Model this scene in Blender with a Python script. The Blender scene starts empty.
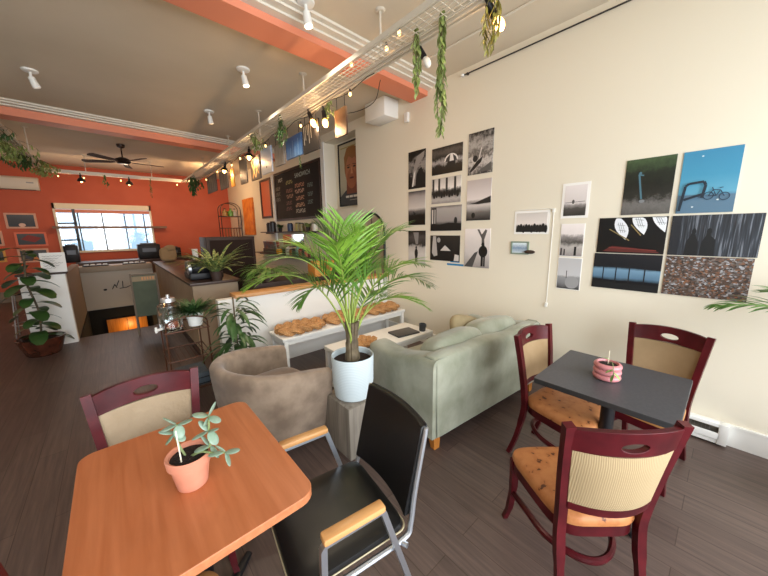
import bpy, bmesh, math, random
from mathutils import Vector, Matrix
R = math.radians
PI = math.pi
random.seed(7)
C = bpy.context.scene.collection
SC = bpy.context.scene

# ------------------------------------------------------------ camera
cam = bpy.data.cameras.new('camera'); co = bpy.data.objects.new('camera', cam); C.objects.link(co)
M = [[0.74851999, -0.13248141, 0.64974341], [-0.66294899, -0.12776835, 0.73768142], [-0.01471243, -0.98291603, -0.18346559]]
co.matrix_world = Matrix(((M[0][0], -M[0][1], -M[0][2], 0), (M[1][0], -M[1][1], -M[1][2], 0), (M[2][0], -M[2][1], -M[2][2], 1.6), (0, 0, 0, 1)))
cam.sensor_width = 36; cam.lens = 306/768*36; cam.clip_start = 0.02
SC.camera = co
# ------------------------------------------------------------ world, daylight, exposure
w = bpy.data.worlds.new('sky'); SC.world = w; w.use_nodes = True
bg = w.node_tree.nodes['Background']; bg.inputs[0].default_value = (0.80, 0.90, 1.0, 1); bg.inputs[1].default_value = 2.2
SC.view_settings.view_transform = 'Standard'; SC.view_settings.look = 'None'; SC.view_settings.gamma = 1
SC.view_settings.exposure = 0.36
def area(name, loc, rot, sx, sy, power, col):
    l = bpy.data.lights.new(name, 'AREA'); l.shape = 'RECTANGLE'; l.size = sx; l.size_y = sy; l.energy = power; l.color = col
    o = bpy.data.objects.new(name, l); C.objects.link(o); o.location = loc; o.rotation_euler = rot; return o
def point(name, loc, power, col, r=.04):
    l = bpy.data.lights.new(name, 'POINT'); l.energy = power; l.color = col; l.shadow_soft_size = r
    o = bpy.data.objects.new(name, l); C.objects.link(o); o.location = loc; return o
area('daylight_storefront', (0.2, -3.6, 2.1), (R(86), 0, R(0)), 7.5, 3.6, 450, (0.96, 0.98, 1.0))
area('daylight_back_window', (0.0, 11.6, 1.8), (R(-90), 0, 0), 1.9, 1.1, 10, (0.9, 0.96, 1.0))

# ------------------------------------------------------------ materials
def lin(c): return c/12.92 if c <= .04045 else ((c+.055)/1.055)**2.4
def rgb(h):
    if isinstance(h, str): h = tuple(int(h[i:i+2], 16)/255 for i in (0, 2, 4))
    return (lin(h[0]), lin(h[1]), lin(h[2]), 1)
MC = {}
def mat(name, col='808080', rough=.6, metal=0., noise=None, bump=None, coat=0., sheen=0., emit=None, trans=0., col2=None, stretch=None, spec=None):
    if name in MC: return MC[name]
    m = bpy.data.materials.new(name); m.use_nodes = True; nt = m.node_tree; b = nt.nodes['Principled BSDF']
    b.inputs['Base Color'].default_value = rgb(col); b.inputs['Roughness'].default_value = rough; b.inputs['Metallic'].default_value = metal
    b.inputs['Coat Weight'].default_value = coat; b.inputs['Sheen Weight'].default_value = sheen
    b.inputs['Transmission Weight'].default_value = trans
    if spec is not None: b.inputs['Specular IOR Level'].default_value = spec
    if emit: b.inputs['Emission Color'].default_value = rgb(emit[0]); b.inputs['Emission Strength'].default_value = emit[1]
    tc = nt.nodes.new('ShaderNodeTexCoord'); mp = nt.nodes.new('ShaderNodeMapping'); nt.links.new(tc.outputs['Object'], mp.inputs[0])
    if stretch: mp.inputs['Scale'].default_value = stretch
    if noise:
        sc, lo, hi = noise
        n = nt.nodes.new('ShaderNodeTexNoise'); n.inputs['Scale'].default_value = sc; n.inputs['Detail'].default_value = 6; nt.links.new(mp.outputs[0], n.inputs[0])
        r = nt.nodes.new('ShaderNodeValToRGB'); r.color_ramp.elements[0].position = lo; r.color_ramp.elements[1].position = hi
        c2 = rgb(col2) if col2 else tuple(x*.72 for x in rgb(col)[:3])+(1,)
        r.color_ramp.elements[0].color = c2; r.color_ramp.elements[1].color = rgb(col)
        nt.links.new(n.outputs[0], r.inputs[0]); nt.links.new(r.outputs[0], b.inputs['Base Color'])
    if bump:
        n2 = nt.nodes.new('ShaderNodeTexNoise'); n2.inputs['Scale'].default_value = bump[0]; n2.inputs['Detail'].default_value = 4; nt.links.new(mp.outputs[0], n2.inputs[0])
        bp = nt.nodes.new('ShaderNodeBump'); bp.inputs['Strength'].default_value = bump[1]; bp.inputs['Distance'].default_value = bump[2] if len(bump) > 2 else .005
        nt.links.new(n2.outputs[0], bp.inputs['Height']); nt.links.new(bp.outputs[0], b.inputs['Normal'])
    MC[name] = m; return m
def flat(h, rough=.55):
    return mat('ink_'+h+str(int(rough*100)), h, rough)

def floor_mat():
    m = bpy.data.materials.new('vinyl_planks'); m.use_nodes = True; nt = m.node_tree; b = nt.nodes['Principled BSDF']; L = nt.links
    tc = nt.nodes.new('ShaderNodeTexCoord'); sp = nt.nodes.new('ShaderNodeSeparateXYZ'); cb = nt.nodes.new('ShaderNodeCombineXYZ')
    L.new(tc.outputs['Object'], sp.inputs[0]); L.new(sp.outputs[1], cb.inputs[0]); L.new(sp.outputs[0], cb.inputs[1])
    br = nt.nodes.new('ShaderNodeTexBrick'); br.inputs['Scale'].default_value = 1; br.inputs['Brick Width'].default_value = 1.2; br.inputs['Row Height'].default_value = .15
    br.inputs['Mortar Size'].default_value = .0022; br.inputs['Mortar Smooth'].default_value = .3; br.offset = .37
    br.inputs['Color1'].default_value = rgb('64544e'); br.inputs['Color2'].default_value = rgb('584843'); br.inputs['Mortar'].default_value = rgb('44362f')
    L.new(cb.outputs[0], br.inputs[0])
    mp = nt.nodes.new('ShaderNodeMapping'); mp.inputs['Scale'].default_value = (2.2, 42, 1); L.new(cb.outputs[0], mp.inputs[0])
    n = nt.nodes.new('ShaderNodeTexNoise'); n.inputs['Scale'].default_value = 1.; n.inputs['Detail'].default_value = 8; n.inputs['Roughness'].default_value = .65; L.new(mp.outputs[0], n.inputs[0])
    r = nt.nodes.new('ShaderNodeValToRGB'); r.color_ramp.elements[0].position = .3; r.color_ramp.elements[1].position = .72
    r.color_ramp.elements[0].color = (.62, .62, .62, 1); r.color_ramp.elements[1].color = (1.22, 1.18, 1.15, 1); L.new(n.outputs[0], r.inputs[0])
    mx = nt.nodes.new('ShaderNodeMix'); mx.data_type = 'RGBA'; mx.blend_type = 'MULTIPLY'; mx.inputs[0].default_value = 1
    L.new(br.outputs['Color'], mx.inputs[6]); L.new(r.outputs[0], mx.inputs[7]); L.new(mx.outputs[2], b.inputs['Base Color'])
    b.inputs['Roughness'].default_value = .42
    bp = nt.nodes.new('ShaderNodeBump'); bp.inputs['Strength'].default_value = .15; bp.inputs['Distance'].default_value = .002; L.new(n.outputs[0], bp.inputs['Height']); L.new(bp.outputs[0], b.inputs['Normal'])
    return m
def wood_mat(name, c1, c2, rough=.4, axis=1, scale=1., coat=0.):
    """laminate or timber whose grain runs along local axis"""
    if name in MC: return MC[name]
    m = bpy.data.materials.new(name); m.use_nodes = True; nt = m.node_tree; b = nt.nodes['Principled BSDF']; L = nt.links
    tc = nt.nodes.new('ShaderNodeTexCoord'); mp = nt.nodes.new('ShaderNodeMapping'); s = [38*scale]*3; s[axis] = 2.4*scale; mp.inputs['Scale'].default_value = s
    L.new(tc.outputs['Object'], mp.inputs[0])
    n = nt.nodes.new('ShaderNodeTexNoise'); n.inputs['Scale'].default_value = 1; n.inputs['Detail'].default_value = 7; n.inputs['Distortion'].default_value = .6; L.new(mp.outputs[0], n.inputs[0])
    r = nt.nodes.new('ShaderNodeValToRGB'); r.color_ramp.elements[0].position = .35; r.color_ramp.elements[1].position = .66
    r.color_ramp.elements[0].color = rgb(c2); r.color_ramp.elements[1].color = rgb(c1); L.new(n.outputs[0], r.inputs[0]); L.new(r.outputs[0], b.inputs['Base Color'])
    b.inputs['Roughness'].default_value = rough; b.inputs['Coat Weight'].default_value = coat
    MC[name] = m; return m
def ribbed_mat(name, col, col2, freq, axis=0, bump=.5):
    if name in MC: return MC[name]
    m = bpy.data.materials.new(name); m.use_nodes = True; nt = m.node_tree; b = nt.nodes['Principled BSDF']; L = nt.links
    tc = nt.nodes.new('ShaderNodeTexCoord'); wv = nt.nodes.new('ShaderNodeTexWave'); wv.bands_direction = 'XYZ'[axis]; wv.inputs['Scale'].default_value = freq
    wv.inputs['Distortion'].default_value = .6; wv.inputs['Detail'].default_value = 1; L.new(tc.outputs['Object'], wv.inputs[0])
    r = nt.nodes.new('ShaderNodeValToRGB'); r.color_ramp.elements[0].color = rgb(col2); r.color_ramp.elements[1].color = rgb(col); r.color_ramp.elements[1].position = .6
    L.new(wv.outputs['Fac'], r.inputs[0]); L.new(r.outputs[0], b.inputs['Base Color']); b.inputs['Roughness'].default_value = .9
    bp = nt.nodes.new('ShaderNodeBump'); bp.inputs['Strength'].default_value = bump; bp.inputs['Distance'].default_value = .003; L.new(wv.outputs['Fac'], bp.inputs['Height']); L.new(bp.outputs[0], b.inputs['Normal'])
    MC[name] = m; return m
def photo_mat(name, stops, scale=12, amt=.35, sx=1., sz=1., rough=.45, axis=2):
    """photographic print: tones from bottom to top with grainy detail"""
    if name in MC: return MC[name]
    m = bpy.data.materials.new(name); m.use_nodes = True; nt = m.node_tree; b = nt.nodes['Principled BSDF']; L = nt.links
    tc = nt.nodes.new('ShaderNodeTexCoord'); sp = nt.nodes.new('ShaderNodeSeparateXYZ'); L.new(tc.outputs['Generated'], sp.inputs[0])
    mp = nt.nodes.new('ShaderNodeMapping'); mp.inputs['Scale'].default_value = (scale*sx, 1, scale*sz); L.new(tc.outputs['Object'], mp.inputs[0])
    n = nt.nodes.new('ShaderNodeTexNoise'); n.inputs['Scale'].default_value = 1.; n.inputs['Detail'].default_value = 8; n.inputs['Roughness'].default_value = .72; L.new(mp.outputs[0], n.inputs[0])
    a = nt.nodes.new('ShaderNodeMath'); a.operation = 'MULTIPLY_ADD'; a.inputs[1].default_value = amt; L.new(n.outputs[0], a.inputs[0])
    s = nt.nodes.new('ShaderNodeMath'); s.operation = 'SUBTRACT'; s.inputs[1].default_value = amt*.5; L.new(sp.outputs[axis], s.inputs[0]); L.new(s.outputs[0], a.inputs[2])
    r = nt.nodes.new('ShaderNodeValToRGB'); e = r.color_ramp.elements; e[0].position = stops[0][0]; e[0].color = rgb(stops[0][1]); e[1].position = stops[-1][0]; e[1].color = rgb(stops[-1][1])
    for p, c in stops[1:-1]: x = e.new(p); x.color = rgb(c)
    L.new(a.outputs[0], r.inputs[0]); L.new(r.outputs[0], b.inputs['Base Color']); b.inputs['Roughness'].default_value = rough
    MC[name] = m; return m
def noise_mat(name, stops, scale, rough=.6, stretch=(1, 1, 1), kind='noise', bump=0):
    if name in MC: return MC[name]
    m = bpy.data.materials.new(name); m.use_nodes = True; nt = m.node_tree; b = nt.nodes['Principled BSDF']; L = nt.links
    tc = nt.nodes.new('ShaderNodeTexCoord'); mp = nt.nodes.new('ShaderNodeMapping'); mp.inputs['Scale'].default_value = stretch; L.new(tc.outputs['Object'], mp.inputs[0])
    if kind == 'noise':
        n = nt.nodes.new('ShaderNodeTexNoise'); n.inputs['Scale'].default_value = scale; n.inputs['Detail'].default_value = 5; out = n.outputs[0]
    else:
        n = nt.nodes.new('ShaderNodeTexVoronoi'); n.inputs['Scale'].default_value = scale
        sv = nt.nodes.new('ShaderNodeSeparateColor'); L.new(n.outputs['Color'], sv.inputs[0]); out = sv.outputs[0]
    L.new(mp.outputs[0], n.inputs[0])
    r = nt.nodes.new('ShaderNodeValToRGB'); e = r.color_ramp.elements; e[0].position = stops[0][0]; e[0].color = rgb(stops[0][1]); e[1].position = stops[-1][0]; e[1].color = rgb(stops[-1][1])
    for p, c in stops[1:-1]: x = e.new(p); x.color = rgb(c)
    L.new(out, r.inputs[0]); L.new(r.outputs[0], b.inputs['Base Color']); b.inputs['Roughness'].default_value = rough
    if bump:
        bp = nt.nodes.new('ShaderNodeBump'); bp.inputs['Strength'].default_value = bump; bp.inputs['Distance'].default_value = .004; L.new(out, bp.inputs['Height']); L.new(bp.outputs[0], b.inputs['Normal'])
    MC[name] = m; return m

m_floor = floor_mat()
m_wall = mat('cream_wall_paint', 'e4dcc9', .75, bump=(60, .05, .002))
m_ceil = mat('ceiling_paint', 'd8cbb6', .85, noise=(1.2, .3, .7), col2='cfc2ac')
m_orange = mat('orange_wall_paint', 'c46248', .75, noise=(1.5, .3, .7), col2='bb583e')
m_beam = mat('coral_beam_paint', 'e08a6a', .6)
m_white = mat('white_paint', 'ecebe6', .45)
m_trim = mat('trim_paint', 'ddd6c8', .5)
m_mahog = mat('mahogany_lacquer', '5c181e', .32, noise=(9, .3, .75), col2='3c0e13', spec=.22)
m_seat_tan = noise_mat('worn_tan_vinyl', [(.0, '3a1d0e'), (.34, '5a2d14'), (.37, 'ac6c3c'), (.55, 'b97a48'), (1, 'c08552')], 21, .55, kind='noise', bump=.1)
m_seat_ok = mat('tan_vinyl', 'b5804c', .55, noise=(14, .3, .7), col2='a5703c')
m_rib = ribbed_mat('ribbed_beige_fabric', 'ac9672', '97815e', 44, 0, .3)
m_beige = mat('creased_beige_fabric', 'a8947a', .8, noise=(5, .3, .7), col2='937f64', bump=(13, 1., .015))
m_chrome = mat('brushed_steel', 'cfd4dc', .38, 1.)
m_steel_dark = mat('dark_steel', '55565a', .4, .8)
m_black = mat('black_vinyl', '0d0d0e', .38, bump=(120, .08, .001))
m_blackm = mat('black_metal', '17161a', .45, .3)
m_gold = mat('cream_piping', 'a89c7c', .5)
m_arm = wood_mat('honey_wood', 'cc9a62', 'bb8550', .35, 1)
m_lam = wood_mat('cherry_laminate', 'bb7148', 'ac633b', .33, 1, .8)
m_lam_edge = wood_mat('cherry_edge_band', 'be7850', 'b06a44', .4, 1)
m_grey_lam = mat('charcoal_laminate', '4c4c50', .38, noise=(60, .4, .7), col2='444448')
m_grey_edge = mat('charcoal_edge', '2f3032', .5)
m_terra = mat('terracotta', 'cf8a70', .7, noise=(12, .3, .7), col2='c27c62')
m_soil = mat('soil', '2a1a12', .95, noise=(90, .3, .7), col2='120b08', bump=(80, 1., .01))
m_jade = mat('pale_jade_leaf', '8fa393', .45, noise=(30, .3, .7), col2='6f8a70')
m_jstem = mat('jade_stem', '7c8a5a', .6)
m_pink = mat('pink_glaze', 'c27d80', .35)
m_suede = mat('brown_suede', '94806c', .85, noise=(7, .35, .68), col2='705d4c', sheen=.3, bump=(14, .35, .006))
m_suede_dk = mat('brown_suede_seat', '7b6857', .85, noise=(7, .35, .68), col2='665445', sheen=.3)
m_sage = mat('sage_microfibre', 'a0a190', .85, noise=(5, .32, .7), col2='80846f', sheen=.3, bump=(8, .6, .014))
m_cush = mat('taupe_cushion', 'a08f6c', .85, noise=(9, .3, .7))
m_legw = wood_mat('amber_leg_wood', 'c4803c', 'a86628', .35, 2)
m_planter = ribbed_mat('pale_blue_ceramic', 'c4cfd2', 'b6c3c8', 26, 2, .18)
m_stump = wood_mat('grey_weathered_wood', '8f867a', '6f675c', .8, 2, .7)
m_palm = mat('palm_leaf', '86ab3c', .45, noise=(5, .35, .7), col2='5f8c2c')
m_palm2 = mat('palm_leaf_dark', '5f8a36', .45, noise=(5, .35, .7), col2='446f28')
m_palmstem = mat('palm_stem', '6e6048', .7, noise=(20, .3, .7), col2='463a2a')
m_rach = mat('palm_rachis', '8ea04a', .5)
m_dkleaf = mat('dark_green_leaf', '456838', .4, noise=(10, .3, .7), col2='2c4a22')
m_variegated = noise_mat('striped_leaf', [(.42, '466638'), (.62, 'b0b46c')], 40, .45)
m_fiddle = mat('glossy_leaf', '3c5c2c', .3, noise=(8, .3, .7), col2='294420')
m_olive = mat('olive_leaf', '9aa762', .5, noise=(15, .3, .7), col2='768c48')
m_olive_y = mat('yellow_green_leaf', 'a59a48', .5, noise=(15, .3, .7), col2='7d7a34')
m_vstem = mat('vine_stem', '5a5230', .7)
m_wicker = noise_mat('woven_rush', [(.35, '9a6c3c'), (.7, 'd0a06c')], 90, .8, bump=.6)
m_glass = mat('clear_glass', 'f2f6f6', .05, trans=1.)
m_dkbrown = mat('dark_brown_board', '3c2a22', .6)
m_counter = mat('taupe_counter_panel', 'ab967e', .7, noise=(3, .3, .7), col2='9c866e')
m_countertop = wood_mat('dark_counter_top', '4a3022', '38241a', .4, 1)
m_capwood = wood_mat('pine_cap', 'cf9a62', 'bd8650', .45, 0)
m_bulb_on = mat('lit_bulb', 'ffd9a0', .4, emit=('ffb45a', 14))
m_bulb_sm = mat('lit_fairy_bulb', 'ffe0b0', .4, emit=('ffc070', 5))
m_bulb_off = mat('frosted_bulb', 'efeae0', .3)
m_tray = mat('white_tray_metal', 'd6cdbd', .45, .1)

# ------------------------------------------------------------ mesh helpers
class MB:
    def __init__(s): s.bm = bmesh.new(); s.mats = [None]
    def mi(s, m):
        if m is None: return 0
        if m not in s.mats: s.mats.append(m)
        return s.mats.index(m)
    def _set(s, fs, m):
        i = s.mi(m)
        for f in fs: f.material_index = i
    def box(s, c, d, m=None, rot=None, bev=0, seg=2):
        g = bmesh.ops.create_cube(s.bm, size=1); vs = g['verts']
        bmesh.ops.scale(s.bm, vec=d, verts=vs)
        if bev:
            es = list({e for v in vs for e in v.link_edges})
            r = bmesh.ops.bevel(s.bm, geom=es, offset=min(bev, min(d)*.49), segments=seg, affect='EDGES', profile=.5)
            vs = list({v for f in r['faces'] for v in f.verts} | {v for v in vs if v.is_valid})
        mt = Matrix.Translation(c) @ (rot.to_4x4() if rot else Matrix())
        bmesh.ops.transform(s.bm, matrix=mt, verts=vs)
        s._set({f for v in vs for f in v.link_faces}, m); return s
    def b2(s, a, b, m=None, bev=0):
        return s.box([(a[i]+b[i])/2 for i in range(3)], [abs(b[i]-a[i]) for i in range(3)], m, None, bev)
    def tube(s, pts, r, m=None, seg=8, closed=False, flat_=None):
        pts = [Vector(p) for p in pts]; n = len(pts)
        rs = r if isinstance(r, (list, tuple)) else [r]*n
        rings = []; up = None
        for i, p in enumerate(pts):
            if closed: t = pts[(i+1) % n]-pts[i-1]
            else: t = pts[min(i+1, n-1)]-pts[max(i-1, 0)]
            if t.length < 1e-9: t = Vector((0, 0, 1))
            t.normalize()
            if up is None: up = Vector((0, 0, 1)) if abs(t.z) < .9 else Vector((1, 0, 0))
            a = t.cross(up)
            if a.length < 1e-6: a = t.cross(Vector((1, 0, 0)))
            a.normalize(); b = a.cross(t).normalized(); up = b
            fa, fb = flat_ if flat_ else (1, 1)
            ph = PI/seg if seg == 4 else 0
            rings.append([s.bm.verts.new(p+(a*math.cos(2*PI*k/seg+ph)*fa+b*math.sin(2*PI*k/seg+ph)*fb)*rs[i]) for k in range(seg)])
        fs = []
        for i in range(n if closed else n-1):
            A = rings[i]; B = rings[(i+1) % n]
            for k in range(seg): fs.append(s.bm.faces.new((A[k], A[(k+1) % seg], B[(k+1) % seg], B[k])))
        if not closed: fs.append(s.bm.faces.new(rings[0][::-1])); fs.append(s.bm.faces.new(rings[-1]))
        s._set(fs, m); return s
    def poly(s, pts, m=None):
        f = s.bm.faces.new([s.bm.verts.new(p) for p in pts]); s._set([f], m); return s
    def prism(s, poly, z0, z1, m=None, mt=None, side=None):
        mt = mt or Matrix()
        A = [s.bm.verts.new(mt @ Vector((x, y, z0))) for x, y in poly]; B = [s.bm.verts.new(mt @ Vector((x, y, z1))) for x, y in poly]
        n = len(poly); top = [s.bm.faces.new(A[::-1]), s.bm.faces.new(B)]
        sd = [s.bm.faces.new((A[i], A[(i+1) % n], B[(i+1) % n], B[i])) for i in range(n)]
        s._set(top, m); s._set(sd, side or m); return s
    def lathe(s, prof, c=(0, 0, 0), m=None, seg=28):
        c = Vector(c); rings = []
        for r, z in prof:
            if r < 1e-5: rings.append([s.bm.verts.new(c+Vector((0, 0, z)))])
            else: rings.append([s.bm.verts.new(c+Vector((r*math.cos(2*PI*k/seg), r*math.sin(2*PI*k/seg), z))) for k in range(seg)])
        fs = []
        for A, B in zip(rings, rings[1:]):
            for k in range(seg):
                a0, a1 = A[k % len(A)], A[(k+1) % len(A)]; b0, b1 = B[k % len(B)], B[(k+1) % len(B)]
                vs = []
                for v in (a0, a1, b1, b0):
                    if v not in vs: vs.append(v)
                if len(vs) > 2: fs.append(s.bm.faces.new(vs))
        s._set(fs, m); return s
    def sell(s, c, rad, e=(.5, .5), m=None, rot=None, nu=24, nv=14):
        """superellipsoid (cushions, seats, bulbs)"""
        c = Vector(c); sg = lambda v, p: math.copysign(abs(v)**p, v)
        rings = []
        for j in range(nv+1):
            ph = -PI/2+PI*j/nv; cp = sg(math.cos(ph), e[1]) if 0 < j < nv else 0; zz = sg(math.sin(ph), e[1])*rad[2]
            if cp == 0: pts = [Vector((0, 0, zz))]
            else: pts = [Vector((rad[0]*cp*sg(math.cos(2*PI*k/nu), e[0]), rad[1]*cp*sg(math.sin(2*PI*k/nu), e[0]), zz)) for k in range(nu)]
            if rot: pts = [rot @ p for p in pts]
            rings.append([s.bm.verts.new(c+p) for p in pts])
        fs = []
        for A, B in zip(rings, rings[1:]):
            for k in range(nu):
                vs = []
                for v in (A[k % len(A)], A[(k+1) % len(A)], B[(k+1) % len(B)], B[k % len(B)]):
                    if v not in vs: vs.append(v)
                if len(vs) > 2: fs.append(s.bm.faces.new(vs))
        s._set(fs, m); return s
    def grid(s, fn, nu, nv, m=None, closeu=False, cap=False):
        V = [[s.bm.verts.new(fn(i/(nu if closeu else nu), j/nv)) for j in range(nv+1)] for i in range(nu if closeu else nu+1)]
        fs = []
        for i in range(nu):
            A = V[i]; B = V[(i+1) % len(V)]
            for j in range(nv): fs.append(s.bm.faces.new((A[j], B[j], B[j+1], A[j+1])))
        s._set(fs, m); return s
    def leaf(s, base, d, L, w, m=None, droop=.3, segs=4, shape=None, up=(0, 0, 1), fold=.25):
        d = Vector(d).normalized(); base = Vector(base); up = Vector(up)
        side = d.cross(up)
        if side.length < 1e-3: side = Vector((1, 0, 0))
        side.normalize(); p = base.copy(); prev = None; cur = d.copy(); fs = []
        shp = shape or (lambda t: math.sin(PI*min(1, t*.92+.06))**.7)
        for i in range(segs+1):
            t = i/segs; ww = w*.5*shp(t); nrm = side.cross(cur).normalized()
            row = [s.bm.verts.new(p-side*ww+nrm*ww*fold), s.bm.verts.new(p), s.bm.verts.new(p+side*ww+nrm*ww*fold)]
            if prev:
                fs += [s.bm.faces.new((prev[0], prev[1], row[1], row[0])), s.bm.faces.new((prev[1], prev[2], row[2], row[1]))]
            prev = row; cur = (cur+Vector((0, 0, -droop/segs))).normalized(); p = p+cur*(L/segs)
        s._set(fs, m); return s
    def text(s, body, size, mt, m=None, depth=.001, align='CENTER'):
        cu = bpy.data.curves.new('t', 'FONT'); cu.body = body; cu.size = size; cu.extrude = depth; cu.align_x = align; cu.align_y = 'CENTER'
        o = bpy.data.objects.new('t', cu); me = o.to_mesh(); n0 = len(s.bm.faces)
        me2 = me.copy(); me2.transform(mt); s.bm.from_mesh(me2); s.bm.faces.ensure_lookup_table()
        s._set([s.bm.faces[i] for i in range(n0, len(s.bm.faces))], m)
        o.to_mesh_clear(); bpy.data.objects.remove(o); bpy.data.curves.remove(cu); bpy.data.meshes.remove(me2); return s
    def obj(s, name, m=None, parent=None, loc=(0, 0, 0), rotz=0, ang=38, bevel=0, subsurf=0, rec=True):
        s.mats[0] = m if m is not None else (s.mats[1] if len(s.mats) > 1 else None)
        if rec: bmesh.ops.recalc_face_normals(s.bm, faces=s.bm.faces[:])
        for f in s.bm.faces: f.smooth = True
        for e in s.bm.edges:
            if len(e.link_faces) == 2 and e.calc_face_angle(0) > R(ang): e.smooth = False
        me = bpy.data.meshes.new(name); s.bm.to_mesh(me); s.bm.free()
        for x in s.mats: me.materials.append(x)
        o = bpy.data.objects.new(name, me); C.objects.link(o); o.location = loc; o.rotation_euler = (0, 0, rotz)
        if parent: o.parent = parent
        if bevel:
            b = o.modifiers.new('bevel', 'BEVEL'); b.width = bevel; b.segments = 2; b.limit_method = 'ANGLE'; b.angle_limit = R(40)
        if subsurf:
            b = o.modifiers.new('sub', 'SUBSURF'); b.levels = subsurf; b.render_levels = subsurf
        return o
def thing(name, label, cat, loc=(0, 0, 0), rotz=0, group=None):
    o = bpy.data.objects.new(name, None); C.objects.link(o); o.location = loc; o.rotation_euler = (0, 0, rotz); o.empty_display_size = .1
    return tag(o, label, cat, group)
def tag(o, label, cat, group=None):
    o['label'] = label; o['category'] = cat
    if group: o['group'] = group
    return o
def struct(o): o['kind'] = 'structure'; return o
def kids(o): return [c for c in bpy.data.objects if c.parent == o]
def copy_tree(o, parent=None):
    c = o.copy(); C.objects.link(c); c.parent = parent
    for k in kids(o): copy_tree(k, c)
    return c
def place(o, loc, rotz, label=None, group=None):
    o.location = loc; o.rotation_euler = (0, 0, rotz)
    if label: o['label'] = label
    if group: o['group'] = group
    return o
def bez(a, b, c, n=12):
    a, b, c = Vector(a), Vector(b), Vector(c)
    return [a*(1-t)**2+b*2*t*(1-t)+c*t*t for t in [i/n for i in range(n+1)]]
def cr(pts, n=6):
    """smooth curve through points"""
    P = [Vector(p) for p in pts]; P = [P[0]*2-P[1]]+P+[P[-1]*2-P[-2]]; out = []
    for i in range(1, len(P)-2):
        for k in range(n):
            t = k/n; a, b, c, d = P[i-1:i+3]
            out.append(.5*((2*b)+(c-a)*t+(2*a-5*b+4*c-d)*t*t+(-a+3*b-3*c+d)*t**3))
    return out+[P[-2]]
def rrect(x0, y0, x1, y1, r, n=5):
    out = []
    for cx, cy, a0 in ((x1-r, y1-r, 0), (x0+r, y1-r, 90), (x0+r, y0+r, 180), (x1-r, y0+r, 270)):
        for k in range(n+1): a = R(a0+90*k/n); out.append((cx+r*math.cos(a), cy+r*math.sin(a)))
    return out

# ============================================================ SETTING
W = 3.24; CH = 3.38; YB = 11.7; YF = -1.5; XL = -3.0
mb = MB()
hx0, hx1, hy0, hy1 = -.56, .53, 6.68, 9.0
mb.b2((XL, YF, -.12), (W+.5, hy0, 0)); mb.b2((XL, hy0, -.12), (hx0, hy1, 0)); mb.b2((hx1, hy0, -.12), (W+.5, hy1, 0)); mb.b2((XL, hy1, -.12), (W+.5, YB, 0))
struct(mb.obj('floor', m_floor))
mb = MB(); mb.b2((XL, YF, CH), (W+.5, YB, CH+.1)); struct(mb.obj('ceiling', m_ceil))
# right wall with the poster recess
mb = MB(); rx0, rx1, rz0, rz1 = 4.33, 5.33, 2.0, 3.24
mb.b2((W, YF, 0), (W+.6, rx0, CH)); mb.b2((W, rx1, 0), (W+.6, YB, CH)); mb.b2((W, rx0, rz1), (W+.6, rx1, CH)); mb.b2((W, rx0, 0), (W+.6, rx1, rz0)); mb.b2((W+.24, rx0, rz0), (W+.6, rx1, rz1))
struct(mb.obj('wall_right', m_wall))
# back wall with window opening
wx0, wx1, wz0, wz1 = -1.0, 1.03, 1.16, 2.43
mb = MB(); y0, y1 = YB, YB+.2
mb.b2((XL, y0, 0), (wx0, y1, CH)); mb.b2((wx1, y0, 0), (W+.6, y1, CH)); mb.b2((wx0, y0, wz1), (wx1, y1, CH)); mb.b2((wx0, y0, 0), (wx1, y1, wz0))
struct(mb.obj('wall_back', m_orange))
mb = MB(); mb.b2((XL-.2, YF, 0), (XL, YB, CH)); struct(mb.obj('wall_left', m_wall))
# front wall with the storefront opening (behind the camera)
mb = MB(); mb.b2((XL, YF-.2, 0), (W+.6, YF, .4)); mb.b2((XL, YF-.2, 2.85), (W+.6, YF, CH)); mb.b2((XL, YF-.2, .4), (-2.2, YF, 2.85)); mb.b2((3.1, YF-.2, .4), (W+.6, YF, 2.85))
for x in (-.5, 1.3): mb.b2((x-.05, YF-.15, .4), (x+.05, YF-.05, 2.85))
struct(mb.obj('wall_front', m_wall))
# stair pit
m_pit = mat('stairwell_darkness', '141210', .9)  # near-black colour stands in for the darkness of the stair void
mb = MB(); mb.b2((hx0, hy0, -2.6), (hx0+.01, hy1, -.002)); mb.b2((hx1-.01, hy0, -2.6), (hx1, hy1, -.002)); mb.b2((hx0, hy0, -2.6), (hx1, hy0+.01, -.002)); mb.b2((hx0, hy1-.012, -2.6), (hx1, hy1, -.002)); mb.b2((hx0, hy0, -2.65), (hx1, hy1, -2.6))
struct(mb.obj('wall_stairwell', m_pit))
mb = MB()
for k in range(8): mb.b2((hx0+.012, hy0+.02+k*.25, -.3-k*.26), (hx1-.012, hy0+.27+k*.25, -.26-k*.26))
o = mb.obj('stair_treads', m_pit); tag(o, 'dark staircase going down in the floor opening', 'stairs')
mb = MB(); mb.b2((-.29, hy1-.05, -.62), (.41, hy1-.013, -.25)); mb.b2((.05, hy1-.055, -.62), (.06, hy1-.049, -.25), flat('5a3010'))
o = mb.obj('wood_panel', wood_mat('amber_wood', 'd88a34', 'c07020', .4, 2))
tag(o, 'amber wood panel lit by a lamp down in the stairwell', 'panel')
point('stairwell_lamp', (.1, 8.75, -.45), 3, (1, .62, .25), .05)
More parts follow.
